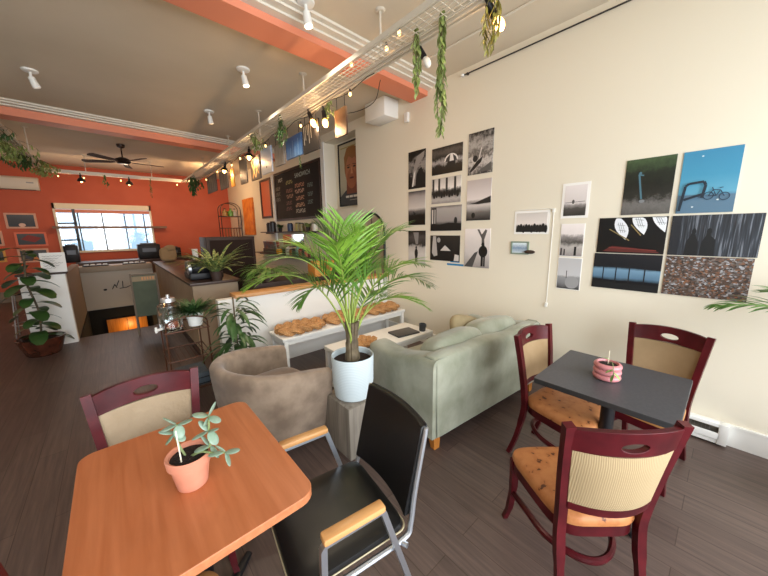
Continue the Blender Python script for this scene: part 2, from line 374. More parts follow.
# low white wall by the stairs, its side wall, and the landing front
mb = MB(); mb.b2((-1.02, 6.46, 0), (-.56, 6.60, 1.05)); struct(mb.obj('wall_stair_end', m_white))
mb = MB(); mb.b2((-.66, 6.60, 0), (-.565, 9.0, 1.02)); struct(mb.obj('wall_stair_side', mat('shaded_side_taupe', '8c7b6c', .8)))  # the side wall's shade is put into its brownish colour
mb = MB(); mb.b2((-1.04, 6.44, 1.05), (-.54, 6.62, 1.075)); struct(mb.obj('trim_1', m_dkbrown))
mb = MB(); mb.b2((-.565, 9.0, 0), (.66, 9.06, .82)); struct(mb.obj('wall_stair_front', mat('grey_white_panel', 'b9b0a2', .6)))
# beams and their crown moulding
def beam(n, ya, yb, zb, k):
    f = lambda y, x: y+k*x
    q = lambda y0_, y1_: [(XL, f(y0_, XL)), (W, f(y0_, W)), (W, f(y1_, W)), (XL, f(y1_, XL))]
    mb = MB(); mb.prism(q(ya, yb), zb, CH); struct(mb.obj('trim_beam_%d' % n, m_beam))
    mb = MB()
    for dy, z0, z1 in ((.2, CH-.022, CH), (.15, CH-.04, CH-.022), (.08, CH-.058, CH-.04)): mb.prism(q(ya-dy, ya), z0, z1)
    struct(mb.obj('trim_crown_%d' % n, m_trim))
beam(1, 2.655, 2.94, 3.265, .042); beam(2, 6.80, 7.08, 3.22, .075)
mb = MB(); mb.tube([(2.75, YF, CH-.012), (2.75, 2.5, CH-.012)], .009); struct(mb.obj('trim_conduit', m_trim))
# baseboards
mb = MB(); mb.b2((W-.018, YF, 0), (W, 4.6, .15)); mb.b2((W-.024, YF, .15), (W, 4.6, .165)); struct(mb.obj('baseboard_right', m_white))
mb = MB(); mb.b2((XL, YB-.02, 0), (wx1+2.2, YB, .26)); struct(mb.obj('baseboard_back', mat('taupe_base', '8f8070', .7)))
# upright trim on the right wall
mb = MB(); mb.b2((W-.03, 7.78, 1.0), (W, 7.88, 3.0)); mb.b2((W-.02, 5.33, 1.95), (W, 5.45, 3.26)); struct(mb.obj('trim_2', m_white))
# back window
def back_window():
    f = MB(); t = .05
    f.b2((wx0, YB-.03, wz0), (wx0+.04, YB+.12, wz1)); f.b2((wx1-.04, YB-.03, wz0), (wx1, YB+.12, wz1)); f.b2((wx0, YB-.03, wz1-.14), (wx1, YB+.12, wz1)); f.b2((wx0, YB-.05, wz0-.02), (wx1, YB+.12, wz0+.03))
    root = struct(f.obj('window_1', mat('cream_frame', 'e8dcc0', .5)))
    g = MB(); g.b2((wx0+.04, YB+.03, 2.2), (wx1-.04, YB+.10, 2.28)); g.obj('transom_bar', m_beam, root)
    g = MB()
    for x in (-.56, -.08, .4, .84): g.b2((x-.014, YB+.03, wz0+.03), (x+.014, YB+.07, 2.2))
    g.b2((-.66, YB+.03, wz0+.03), (-.6, YB+.07, 2.29)); g.b2((wx0+.04, YB+.03, 1.9), (-.6, YB+.07, 1.94)); g.b2((wx0+.04, YB+.03, 1.46), (-.6, YB+.07, 1.5))
    g.obj('mullion', mat('dark_mullion', '4a5055', .5), root)
    g = MB(); g.b2((wx0+.04, YB+.048, wz0+.03), (wx1-.04, YB+.052, 2.29)); g.obj('pane', mat('window_glass', 'ffffff', 0., trans=1.), root)
    return root
back_window()
# outside the back window: courtyard ground and a pale building
mb = MB(); mb.b2((-14, YB+.3, -.6), (14, 30, -.5)); struct(mb.obj('courtyard_ground', mat('pale_concrete', 'bdbdb8', .9)))
mb = MB(); mb.b2((-7, 17, -.5), (7, 20, 3.4)); bd = mb.obj('building', mat('white_siding', 'eef2f4', .8)); tag(bd, 'pale building seen through the back window', 'building')
for x in (-2.6, -.9, .9): MB().b2((x-.45, 16.96, .6), (x+.45, 17.0, 2.5)).obj('building_window', mat('bluish_pane', '9fc3d8', .3), bd)
MB().b2((-7, 16.8, 3.0), (7, 17, 3.3)).obj('eave', mat('pale_blue_trim', 'a9c3d3', .7), bd)
o = MB().b2((-1.05, YB-.22, 1.78), (1.35, YB-.05, 1.84)).obj('wall_shelf', wood_mat('brown_shelf', '8a6a4c', '6e5036', .5, 0)); tag(o, 'long thin wooden shelf running across the back window', 'shelf')
# floor/wall far light balance: warm lamps are built with their fittings below

# ============================================================ FOREGROUND FURNITURE
def table(name, label, x0, y0, x1, y1, top, edge, rc, ped, th=.03):
    cx, cy = (x0+x1)/2, (y0+y1)/2; t = thing(name, label, 'table', (cx, cy, 0)); a, b = (x1-x0)/2, (y1-y0)/2
    mb = MB(); mb.prism(rrect(-a, -b, a, b, rc), .75-th, .75, top, None, edge); mb.obj('tabletop', None, t, bevel=.002)
    mb = MB(); mb.lathe([(.0, .0), (.035, .0), (.035, .70), (.0, .70)][::1], (0, 0, .02), ped, 20); mb.obj('pedestal', ped, t)
    mb = MB()
    mb.box((0, 0, .705), (a*1.1, .05, .02)); mb.box((0, 0, .705), (.05, b*1.1, .02)); mb.obj('top_bracket', ped, t)
    mb = MB()
    for k in range(4):
        an = k*PI/2+PI/4; d = Vector((math.cos(an), math.sin(an), 0)); mb.tube([(0, 0, .045), d*.15+Vector((0, 0, .035)), d*.3+Vector((0, 0, .018))], [.035, .028, .018], None, 8, flat_=(1, .7))
    mb.obj('base', ped, t); return t
table('dining_table', 'orange cherry laminate table in the foreground holding the terracotta pot', -.205, .82, .41, 1.585, m_lam, m_lam_edge, .055, mat('navy_black_metal', '15171d', .4, .3))
table('dining_table', 'charcoal grey topped square table holding the pink ringed pot', 1.735, .05, 2.35, .67, m_grey_lam, m_grey_edge, .012, m_blackm)

def dining_chair(label, panel, seatm, wear):
    """facing +Y, origin on the floor under the seat"""
    t = thing('dining_chair', label, 'chair')
    # seat cushion and seat frame (trapezoid, rounded)
    def outline(k, n=40, e=.42):
        pts = []
        for i in range(n):
            a = 2*PI*i/n; sx = math.copysign(abs(math.cos(a))**e, math.cos(a)); sy = math.copysign(abs(math.sin(a))**e, math.sin(a))
            wdt = .198+.034*sy; pts.append((sx*wdt*k, sy*.21*k))
        return pts
    mb = MB(); prof = [(.90, .405), (1.0, .412), (1.02, .43), (1.0, .448), (.93, .46), (.75, .467), (.4, .471), (.12, .472)]
    rings = [[mb.bm.verts.new((x, y, z)) for x, y in outline(k)] for k, z in prof]
    for A, B in zip(rings, rings[1:]):
        for i in range(len(A)): mb.bm.faces.new((A[i], A[(i+1) % len(A)], B[(i+1) % len(A)], B[i]))
    mb.bm.faces.new(rings[-1]); mb.bm.faces.new(rings[0][::-1]); mb.obj('seat', seatm, t)
    mb = MB(); o = outline(.985); i_ = outline(.86); n = len(o)
    for za, zb in ((.36, .415),):
        V = [[mb.bm.verts.new((x, y, z)) for x, y in ol] for ol, z in ((o, za), (o, zb), (i_, zb), (i_, za))]
        for a in range(4):
            A, B = V[a], V[(a+1) % 4]
            for k in range(n): mb.bm.faces.new((A[k], A[(k+1) % n], B[(k+1) % n], B[k]))
    mb.obj('seat_frame', m_mahog, t)
    for s in (-1, 1):
        mb = MB(); mb.tube(cr([(s*.20, .165, .41), (s*.192, .175, .25), (s*.198, .19, .1), (s*.21, .215, 0)], 4), [.024]*5+[.02]*4+[.017]*4, None, 4); mb.obj('leg', m_mahog, t, ang=60)
        mb = MB(); mb.tube(cr([(s*.172, -.285, 0), (s*.166, -.24, .15), (s*.163, -.2, .36), (s*.166, -.2, .48), (s*.187, -.225, .7), (s*.207, -.258, .905)], 5), [.019]*8+[.023]*18, None, 4, flat_=(1, 1.1)); mb.obj('rear_post', m_mahog, t, ang=60)
    # curved hoop stretcher
    pts = [(-.193, .18, .2), (-.175, .05, .215), (-.15, -.08, .225), (-.08, -.17, .23), (0, -.2, .23), (.08, -.17, .23), (.15, -.08, .225), (.175, .05, .215), (.193, .18, .2)]
    mb = MB(); mb.tube(cr(pts, 5), .014, None, 8, flat_=(1, 1.2)); mb.obj('hoop_stretcher', m_mahog, t)
    # back: position on the curved back surface. x across, z height
    def bk(x, z, off=0.):
        zz = (z-.48)/.42; base = -.203-.053*max(0, zz)**1.1; hw = .166+.04*zz
        return Vector((x, base-.05*(1-(x/hw)**2)+off, z))
    # crest rail with oval hand hole
    mb = MB(); hw = .2; N = 56
    def rim(k, f):
        a = 2*PI*k/N; ox, oz = .048*math.cos(a), .02*math.sin(a)
        c, sn = math.cos(a), math.sin(a); tx = hw/max(abs(c), 1e-6); 
        top = .047; bot = .047; tz = (top if sn > 0 else bot)/max(abs(sn), 1e-6); tt = min(tx, tz); px, pz = c*tt, sn*tt
        if pz > 0: pz += .018*(1-(px/hw)**2)*min(1, pz/.04)
        else: pz += .008*(1-(px/hw)**2)
        return ox+(px-ox)*f, .845+oz+(pz-oz)*f
    F = [0, .12, .3, .5, .75, 1]; V = {}
    for sd, off in ((0, .012), (1, -.012)):
        for j, f in enumerate(F):
            for k in range(N): x, z = rim(k, f); V[sd, j, k] = mb.bm.verts.new(bk(x*(.166+.04*(z-.48)/.42)/.2, z, off))
    for k in range(N):
        k2 = (k+1) % N
        for j in range(len(F)-1):
            mb.bm.faces.new((V[0, j, k], V[0, j, k2], V[0, j+1, k2], V[0, j+1, k])); mb.bm.faces.new((V[1, j, k], V[1, j+1, k], V[1, j+1, k2], V[1, j, k2]))
        for j in (0, len(F)-1): mb.bm.faces.new((V[0, j, k], V[0, j, k2], V[1, j, k2], V[1, j, k]))
    mb.obj('crest_rail', m_mahog, t, bevel=.002)
    def band(name, za, zb, tk, m, hw, puff=0, off=0.):
        mb = MB(); nu, nv = 14, 6; V = {}
        for sd in (0, 1):
            for i in range(nu+1):
                for j in range(nv+1):
                    z = za+(zb-za)*j/nv; x = (-1+2*i/nu)*(.166+.04*(z-.48)/.42-.012); e = (1-abs(2*i/nu-1)**4)*(1-abs(2*j/nv-1)**4)
                    V[sd, i, j] = mb.bm.verts.new(bk(x, z, off+(1 if sd == 0 else -1)*(tk/2+puff*e)))
        for i in range(nu):
            for j in range(nv):
                mb.bm.faces.new((V[0, i, j], V[0, i+1, j], V[0, i+1, j+1], V[0, i, j+1])); mb.bm.faces.new((V[1, i, j], V[1, i, j+1], V[1, i+1, j+1], V[1, i+1, j]))
            for j in (0, nv): mb.bm.faces.new((V[0, i, j], V[1, i, j], V[1, i+1, j], V[0, i+1, j]))
        for j in range(nv):
            for i in (0, nu): mb.bm.faces.new((V[0, i, j], V[0, i, j+1], V[1, i, j+1], V[1, i, j]))
        return mb.obj(name, m, t)
    band('back_panel', .545, .80, .018, panel, .19, .012)
    band('lower_rail', .515, .55, .022, m_mahog, .188)
    return t
c = dining_chair("mahogany chair with ribbed tan back, nearest in the right foreground, back towards viewer", m_rib, m_seat_tan, 1)
place(c, (1.476, .36, 0), R(-42.2))
c2 = dining_chair('mahogany chair with orange worn seat, standing between the sage sofa and the charcoal table', mat('plain_tan_fabric', 'a58b68', .85, noise=(6, .3, .7), col2='937956', bump=(8, .4, .006)), m_seat_tan, 1)
place(c2, (2.125, .596, 0), math.atan2(.10, -.995))
c3 = dining_chair('mahogany chair on the wall side of the charcoal table, near the baseboard heater', mat('olive_tan_fabric', '998160', .85, noise=(5, .3, .7), col2='846d4e', bump=(7, .4, .006)), m_seat_ok, 0)
place(c3, (2.545, .26, 0), math.atan2(.985, .17))
c4 = dining_chair('mahogany chair with creased beige back panel, tucked behind the orange laminate table', m_beige, m_seat_ok, 0)
place(c4, (.035, 1.55, 0), PI)
c5 = copy_tree(c3); place(c5, (-.075, .865, 0), R(-90), 'mahogany chair at the left edge of the orange laminate table, barely in view')

def arm_chair():
    t = thing('armchair', 'black vinyl armchair with brushed steel frame and honey wood armrests', 'chair', (.55, .95, 0), math.atan2(.985, .15))
    mb = MB(); mb.sell((0, .01, .455), (.212, .225, .03), (.22, .5), None, None, 36, 10); seat = mb.obj('seat', m_black, t)
    mb = MB(); mb.tube([(x, y+.01, .452) for x, y in rrect(-.212, -.225, .212, .225, .04)], .0035, None, 6, True); mb.obj('piping', m_gold, seat)
    # back: bowed slab
    def bk(u, v, off):
        x = (u-.5)*.41; z = .495+v*.36; y = -.215-.085*v-.03*(1-(2*u-1)**2)*1.0+off; return Vector((x, y, z))
    mb = MB(); nu, nv = 12, 6; V = {}
    for sd in (0, 1):
        for i in range(nu+1):
            for j in range(nv+1): V[sd, i, j] = mb.bm.verts.new(bk(i/nu, j/nv, .014 if sd == 0 else -.014))
    for i in range(nu):
        for j in range(nv):
            mb.bm.faces.new((V[0, i, j], V[0, i+1, j], V[0, i+1, j+1], V[0, i, j+1])); mb.bm.faces.new((V[1, i, j], V[1, i, j+1], V[1, i+1, j+1], V[1, i+1, j]))
        for j in (0, nv): mb.bm.faces.new((V[0, i, j], V[1, i, j], V[1, i+1, j], V[0, i+1, j]))
    for j in range(nv):
        for i in (0, nu): mb.bm.faces.new((V[0, i, j], V[0, i, j+1], V[1, i, j+1], V[1, i, j]))
    bo = mb.obj('backrest', m_black, t, bevel=.006)
    mb = MB(); path = [bk(0, j/8, -.012) for j in range(9)]+[bk(i/12, 1, -.012) for i in range(13)]+[bk(1, 1-j/8, -.012) for j in range(9)]
    mb.tube(path, .003, None, 6); mb.obj('piping', m_steel_dark, bo)
    for s in (-1, 1):
        x = s*.252
        mb = MB(); mb.tube([(x, .165, 0), (x, .145, .63), (x, .135, .645), (x, -.06, .648), (x, -.075, .64), (x, -.27, 0)], .0145, None, 4, flat_=(1, 1)); mb.obj('leg_frame', m_chrome, t, ang=60)
        mb = MB(); mb.box((x, .035, .665), (.042, .225, .026), None, None, .008); mb.obj('armrest', m_arm, t)
        mb = MB(); mb.tube(cr([(s*.222, .23, .425), (s*.222, 0, .42), (s*.222, -.19, .425), (s*.218, -.225, .47), (s*.212, -.25, .6), (s*.21, -.305, .85)], 5), .011, None, 8); mb.obj('side_rail', m_chrome, t)
        for ya, yb in ((.15, .15), (-.17, -.185)): MB().tube([(s*.222, ya, .42), (s*.25, yb, .42)], .01).obj('frame_joint', m_chrome, t)
    for y in (.16, -.16): MB().tube([(-.222, y, .415), (.222, y, .415)], .01).obj('crossbar', m_chrome, t)
arm_chair()

# terracotta pot with jade plant on the table
def terra():
    t = thing('potted_succulent', 'terracotta pot with leggy pale jade plant on the orange laminate table', 'potted plant', (.105, 1.135, .7505))
    mb = MB(); mb.lathe([(0, 0), (.042, 0), (.046, .004), (.06, .088), (.067, .09), (.070, .118), (.066, .122), (.059, .118), (.056, .1), (0, .1)], (0, 0, 0), None, 40); mb.obj('pot', m_terra, t)
    mb = MB(); mb.lathe([(.0565, .1), (.057, .107), (.03, .11), (0, .108)], (0, 0, 0), None, 24)
    for k in range(40):
        a = random.uniform(0, 2*PI); r = random.uniform(0, .05); mb.sell((r*math.cos(a), r*math.sin(a), .109), (.005, .004, .003), (1, 1), None, None, 6, 4)
    mb.obj('soil', m_soil, t)
    mb = MB(); mb.tube([(-.025, -.02, .1), (-.028, -.02, .225)], .0022, None, 6); mb.obj('plant_stake', mat('cream_stake', 'e8dcc4', .6), t)
    # camera-right direction on the table is about (+.75,-.66)
    rt = Vector((.75, -.66, 0)); bkv = Vector((.66, .75, 0))
    def V(a, z, b=0): return rt*a+bkv*b+Vector((0, 0, z))
    stems = [([V(.0, .1), V(.035, .125), V(.075, .145), V(.078, .20), V(.085, .255)], [(3, 0), (4, 1), (2, 2)]),
             ([V(.0, .1), V(.05, .13, -.01), V(.10, .13, -.02), V(.135, .135, -.02)], [(3, 4)]),
             ([V(-.01, .1), V(-.03, .15), V(-.035, .195), V(-.025, .225)], [(2, 3), (3, 2)])]
    for si, (pts, heads) in enumerate(stems):
        mb = MB(); mb.tube(cr(pts, 5), .0038, m_jstem, 8)
        def lf(p, d, L, wd):
            d = Vector(d).normalized(); q = d.to_track_quat('X', 'Z').to_matrix()
            mb.sell(p+d*L*.55, (L*.5, wd*.5, .0035), (1, 1), m_jade, q, 14, 8)
        for hi, ang in heads:
            p = pts[hi]
            for k in range(4 if hi > 2 else 3):
                a = ang*.7+k*PI/2+.5; lf(p, rt*math.cos(a)+Vector((0, 0, 1))*math.sin(a)*.75+bkv*random.uniform(-.5, .1), random.uniform(.044, .056), random.uniform(.026, .034))
        mb.obj('stem_with_leaves', None, t)
terra()
def pinkpot():
    t = thing('potted_cutting', 'pink stacked-ring ceramic pot with small cutting on the charcoal table', 'potted plant', (2.03, .385, .7505))
    mb = MB(); prof = [(0, 0), (.045, 0)]
    for k in range(3):
        for j in range(7):
            a = -PI/2+PI*j/6; prof.append((.052+.016*math.cos(a), .017+k*.031+.0165*math.sin(a)))
    prof += [(.05, .093), (.048, .075), (0, .075)]; mb.lathe(prof, (0, 0, 0), None, 44); mb.obj('pot', m_pink, t)
    MB().lathe([(.0485, .075), (.048, .083), (0, .085)], (0, 0, 0)).obj('soil', m_soil, t)
    MB().tube([(0, 0, .08), (.002, 0, .165)], .0018, None, 6).obj('plant_stake', mat('cream_stake'), t)
    mb = MB(); a = Vector((-.66, -.4, 0)); mb.tube(cr([(0, 0, .085), (-.02, -.02, .11), (-.055, -.035, .10), (-.072, -.045, .06)], 4), .002, m_jstem, 6)
    for p, d in (((-.02, -.02, .11), (-.3, .5, .5)), ((-.065, -.04, .085), (-.5, .6, -.3)), ((-.07, -.045, .07), (-.2, -.7, -.5)), ((-.072, -.045, .06), (-.3, .2, -1))): mb.leaf(p, d, .045, .018, mat('cutting_leaf', '7fa35a', .4), .3)
    mb.obj('cutting', None, t)
pinkpot()

# ------------------------------------------------------------ tub chair
def tub():
    t = thing('tub_chair', 'brown suede tub chair with wraparound back, between the orange table and white bench', 'armchair', (.75, 2.20, 0), R(5))
    hw = .35; pts = []
    def plan(s):  # s 0..1 along the U from right arm end round the back to left arm end; returns point, outward normal, tangent
        Ls = .31; Lc = PI*hw; T = 2*Ls+Lc; d = s*T
        if d < Ls: return Vector((.33-d, -hw, 0)), Vector((0, -1, 0))
        if d < Ls+Lc:
            a = -PI/2-(d-Ls)/hw; return Vector((.02+hw*math.cos(a), hw*math.sin(a), 0)), Vector((math.cos(a), math.sin(a), 0))
        return Vector((.02+(d-Ls-Lc), hw, 0)), Vector((0, 1, 0))
    def sect(s):
        k = math.sin(PI*s)**.9; h = .60+.115*k
        return [(-.085, .06), (-.03, .2), (.015, .42), (.035, h-.07), (.036, h-.035), (.022, h-.008), (-.005, h), (-.035, h-.006), (-.052, h-.03), (-.055, h-.07), (-.06, .45), (-.075, .36), (-.10, .2), (-.13, .06)]
    mb = MB(); n = 48; rings = []
    for i in range(n+1):
        p, nr = plan(i/n); rings.append([mb.bm.verts.new(p+nr*o+Vector((0, 0, z))) for o, z in sect(i/n)])
    for A, B in zip(rings, rings[1:]):
        for k in range(len(A)): mb.bm.faces.new((A[k], A[(k+1) % len(A)], B[(k+1) % len(A)], B[k]))
    mb.bm.faces.new(rings[0][::-1]); mb.bm.faces.new(rings[-1]); mb.obj('shell', m_suede, t, ang=60, bevel=.012)
    mb = MB(); mb.sell((.04, 0, .40), (.29, .28, .07), (.45, .5), None, None, 32, 10); mb.obj('seat_cushion', m_suede_dk, t)
    MB().box((.06, 0, .2), (.5, .48, .28), None, None, .02).obj('seat_base', m_suede_dk, t)
    for x in (-.16, .3):
        for y in (-.2, .2): MB().tube([(x, y, .07), (x*1.05, y*1.05, 0)], [.022, .015], None, 8).obj('leg', m_blackm, t)
tub()

# ------------------------------------------------------------ sofa (back to the viewer)
def sofa():
    x0, x1, y0, y1 = 1.545, 3.03, 1.2, 2.03; cx = (x0+x1)/2
    t = thing('sofa', 'sage green microfibre two-seat sofa with its back to the charcoal table', 'sofa', (cx-.003, y0-.015, 0), R(-4.5)); a = x0-cx; b = x1-cx; D = y1-y0
    def slab(xa, ya, za, xb, yb, zb, r=.03): return ((xa+xb)/2, (ya+yb)/2, (za+zb)/2), (xb-xa, yb-ya, zb-za), r
    mb = MB(); c, d, r = slab(a+.02, .04, .11, b-.02, D-.04, .34); mb.box(c, d, None, None, r, 3); mb.obj('base', m_sage, t)
    # back: slightly raked, soft sagging top
    mb = MB()
    prof = [(.0, .11), (-.0, .4), (.0, .66), (.012, .70), (.045, .72), (.12, .715), (.16, .69), (.19, .5), (.22, .34), (.22, .11)]
    def back(u, v):
        i = min(int(v*9+1e-6), 8); f = v*9-i; y, z = [prof[i][k]*(1-f)+prof[i+1][k]*f for k in (0, 1)]
        sag = .018*math.sin(u*PI*2.0)+.012*math.sin(u*17) if z > .6 else 0
        return Vector((a+.03+(b-a-.06)*u, y, z+sag*.6))
    mb.grid(back, 28, 9); bm = mb.bm
    bmesh.ops.holes_fill(bm, edges=[e for e in bm.edges if e.is_boundary], sides=0); mb.obj('back', m_sage, t, ang=55, bevel=.01)
    for s, xa in ((0, a-.0), (1, b-.2)):
        # padded arm, rounded along its length
        mb = MB(); n = 14; rings = []
        for i in range(n+1):
            v = i/n; y = .012+(D-.012)*v; top = .715-.085*min(1, v*1.5)+.012*math.sin(v*9)
            e = 0.0 if v < .93 else (v-.93)/.07; e2 = .03*e*e
            ring = []
            for k in range(11):
                an = PI*k/10; ring.append((xa+.1+(.1-e2)*math.copysign(abs(math.cos(an))**.6, math.cos(an)), y, top-.07+(.07-e2)*abs(math.sin(an))**.6))
            ring = [(xa+.2-e2, y, .11)]+ring+[(xa+e2, y, .11)]; rings.append([mb.bm.verts.new(q) for q in ring])
        for A, B in zip(rings, rings[1:]):
            for k in range(len(A)): mb.bm.faces.new((A[k], A[(k+1) % len(A)], B[(k+1) % len(A)], B[k]))
        mb.bm.faces.new(rings[0]); mb.bm.faces.new(rings[-1][::-1]); mb.obj('arm', m_sage, t, ang=50)
    wI = (b-a-.4)/2
    for k in range(2):
        xc = a+.2+wI*(k+.5)
        MB().sell((xc, .5, .40), (wI/2+.005, .30, .085), (.25, .45), None, None, 32, 10).obj('seat_cushion', m_sage, t)
        rot = Matrix.Rotation(R(-12), 3, 'X') @ Matrix.Rotation(R(-3+5*k), 3, 'Y')
        MB().sell((xc+.0, .225+.01*k, .575+.015*k), (wI/2+.045, .125, .20), (.45, .55), None, rot, 36, 18).obj('back_cushion', m_sage, t)
    for x in (a+.07, b-.07):
        for y in (.06, D-.07): mb = MB(); mb.prism([(-.035, -.03), (.035, -.03), (.035, .03), (-.035, .03)], 0, .115, None, Matrix.Translation((x, y, 0))); f = mb.obj('leg', m_legw, t); [setattr(v, 'co', Vector((x+(v.co.x-x)*.7, y+(v.co.y-y)*.7-.01, v.co.z))) for v in f.data.vertices if v.co.z < .01]
sofa()
o = MB().sell((0, 0, 0), (.19, .05, .15), (.6, .55), None, Matrix.Rotation(R(-24), 3, 'X') @ Matrix.Rotation(R(16), 3, 'Y'), 32, 16).obj('throw_cushion', m_cush, None, (2.42, 1.58, .655), R(-4)); tag(o, 'taupe brown throw cushion standing on the sage sofa', 'cushion')

# ------------------------------------------------------------ stump, planter and palm
mb = MB(); mb.box((0, 0, .2), (.32, .32, .4), None, None, .008); o = mb.obj('plant_stand', m_stump, None, (1.225, 1.75, 0)); tag(o, 'grey weathered wooden block stand under the pale blue planter', 'plant stand')

def frond(mb, p0, p1, p2, n=24, ll=.30, wd=.02, ml=None, mr=None, start=.22, droop=.55):
    P = bez(p0, p1, p2, n*2); mb.tube(P, [.0065*(1-i/(2*n))+.0015 for i in range(2*n+1)], mr or m_rach, 5)
    for i in range(n):
        t = start+(1-start)*i/(n-1); k = min(int(t*2*n), 2*n-1); p = P[k]; tg = (P[min(k+1, 2*n)]-P[max(k-1, 0)]).normalized()
        side = tg.cross(Vector((0, 0, 1)))
        if side.length < .05: side = Vector((1, 0, 0))
        side.normalize(); up = side.cross(tg); f = (t-start)/(1-start); L = ll*(.55+.45*math.sin(PI*min(1, .15+f*.85)))*(1-.55*f**3)
        for s in (-1, 1):
            d = tg*(.8+.5*f)+side*s*.72+up*.3+Vector([random.uniform(-.06, .06) for _ in range(3)])
            mb.leaf(p, d, L*random.uniform(.88, 1.08), wd, ml, droop*random.uniform(.7, 1.3), 4, lambda t: math.sin(PI*(.12+.88*t))**.6 if t < 1 else 0.02, up, .3)
def palm():
    c = Vector((1.222, 1.75, .401)); t = thing('potted_palm', 'tall green palm in a pale blue ribbed planter on the grey wooden block', 'potted plant', c)
    mb = MB(); mb.lathe([(0, 0), (.125, 0), (.137, .01), (.151, .12), (.155, .31), (.152, .316), (.145, .31), (.142, .26), (0, .26)], (0, 0, 0), None, 48); mb.obj('planter', m_planter, t)
    MB().lathe([(.143, .26), (.143, .272), (0, .278)], (0, 0, 0)).obj('soil', m_soil, t)
    # cane cluster
    mb = MB()
    for k in range(9):
        a = k*2*PI/9; r = .028 if k else 0; x, y = r*math.cos(a), r*math.sin(a)
        mb.tube(cr([(x, y, .26), (x*.95, y*.95, .40), (x*1.5+.005, y*1.5, .56)], 5), [.028]*3+[.022]*3+[.013]*5, None, 8)
    mb.obj('trunk', m_palmstem, t)
    # frond tips in world metres
    T = [((1.20, 1.76, 1.66), .00, .30, 0), ((1.04, 1.80, 1.62), .02, .28, 1), ((1.44, 1.80, 1.62), .05, .22, 0), ((1.66, 1.70, 1.60), .10, .27, 1),
         ((1.98, 1.72, 1.30), .22, .28, 0), ((2.10, 1.75, 1.10), .34, .29, 1), ((1.72, 1.45, 1.02), .25, .22, 0), ((1.62, 2.05, 1.58), .12, .28, 0),
         ((.66, 1.80, 1.42), .22, .26, 1), ((.56, 1.86, 1.28), .26, .26, 0), ((.80, 1.70, 1.16), .30, .22, 1), ((1.02, 1.62, 1.52), .08, .25, 0),
         ((1.30, 1.70, 1.60), .05, .26, 0), ((1.36, 1.50, 1.34), .15, .22, 1), ((.95, 2.15, 1.5), .15, .25, 0), ((1.70, 1.95, 1.05), .2, .22, 1)]
    for i, (tip, arch, ll, dk) in enumerate(T):
        tip = Vector(tip)-c; base = Vector((random.uniform(-.03, .03), random.uniform(-.03, .03), .40)); mid = base*.45+tip*.55; mid.x = base.x+(tip.x-base.x)*.35; mid.y = base.y+(tip.y-base.y)*.35; mid.z = max(mid.z, base.z+(tip.z-base.z)*.8)+arch*1.1+.05
        mb = MB(); frond(mb, base, mid, tip, 22, ll*1.2, .0125, [m_palm, m_palm2][dk], None, .34); mb.obj('frond', None, t, rec=False)
palm()

# ------------------------------------------------------------ bench, cushions, coffee table
def bench():
    t = thing('bench', 'long white painted bench against the low white partition', 'bench', (2.2, 3.3, 0))
    MB().box((0, 0, .435), (1.88, .40, .035), None, None, .004).obj('seat', m_white, t)
    MB().box((0, -.17, .395), (1.80, .025, .05)).obj('front_apron', m_white, t)
    for x in (-.9, .9):
        for y in (-.17, .17): MB().box((x, y, .21), (.045, .045, .42), None, None, .003).obj('leg', m_white, t)
        MB().box((x, 0, .39), (.045, .34, .05)).obj('end_rail', m_white, t); MB().box((x, 0, .06), (.03, .30, .03)).obj('stretcher', m_white, t)
bench()
def wicker(mb, rx, ry, z, rows=3, cols=6, th=.03):
    """fat braided strands woven over and under"""
    for r in range(rows):
        y0 = -ry+2*ry*(r+.5)/rows
        for s in range(3):
            pts = []
            for i in range(cols*8+1):
                u = i/(cols*8); a = u*cols*PI*1.0+s*2*PI/3; x = -rx+2*rx*u; e = math.sqrt(max(.05, 1-(2*u-1)**6))
                pts.append((x, (y0+math.sin(a)*ry/rows*.8)*e, z+math.sin(2*a)*th*.32))
            mb.tube(pts, th*.55, None, 6, flat_=(1.5, 1))
def bench_cushion(label, x, rz):
    t = MB(); wicker(t, .265, .175, .042, 2, 3, .055); o = t.obj('bench_cushion', m_wicker, None, (x, 3.3, .4535+.0), rz)
    return tag(o, label, 'cushion', 'braided rush cushions on the bench')
bench_cushion('braided rush cushion at the left end of the white bench', 1.57, R(2))
bench_cushion('braided rush cushion in the middle of the white bench, partly behind the palm', 2.2, R(-1))
bench_cushion('braided rush cushion at the far right end of the white bench', 2.83, R(1))
def coffee():
    t = thing('coffee_table', 'low white coffee table between the bench and the sage sofa', 'table', (2.09, 2.42, 0))
    MB().box((0, 0, .43), (1.18, .46, .04), None, None, .003).obj('tabletop', m_white, t)
    for x in (-.56, .56):
        for y in (-.2, .2): MB().box((x, y, .205), (.045, .045, .41)).obj('leg', m_white, t)
        MB().box((x, 0, .06), (.04, .36, .04)).obj('end_stretcher', m_white, t)
    MB().box((0, -.21, .395), (1.1, .02, .035)).obj('apron', m_white, t); MB().box((0, .21, .395), (1.1, .02, .035)).obj('apron', m_white, t)
coffee()
mb = MB(); wicker(mb, .13, .11, .03, 2, 2, .04); tag(mb.obj('woven_basket', m_wicker, None, (1.80, 2.38, .455), .2), 'small braided rush mat on the coffee table beside the palm', 'basket')
def laptop():
    t = thing('laptop', 'closed dark grey laptop lying on the coffee table', 'laptop', (2.37, 2.36, .4505), R(-8))
    MB().box((0, 0, .008), (.30, .21, .014), None, None, .004).obj('case', mat('dark_laptop', '3a3a3c', .4), t)
    MB().box((0, .0, .0165), (.296, .206, .003), None, None, .001).obj('lid', mat('laptop_lid', '4a4644', .45), t)
laptop()
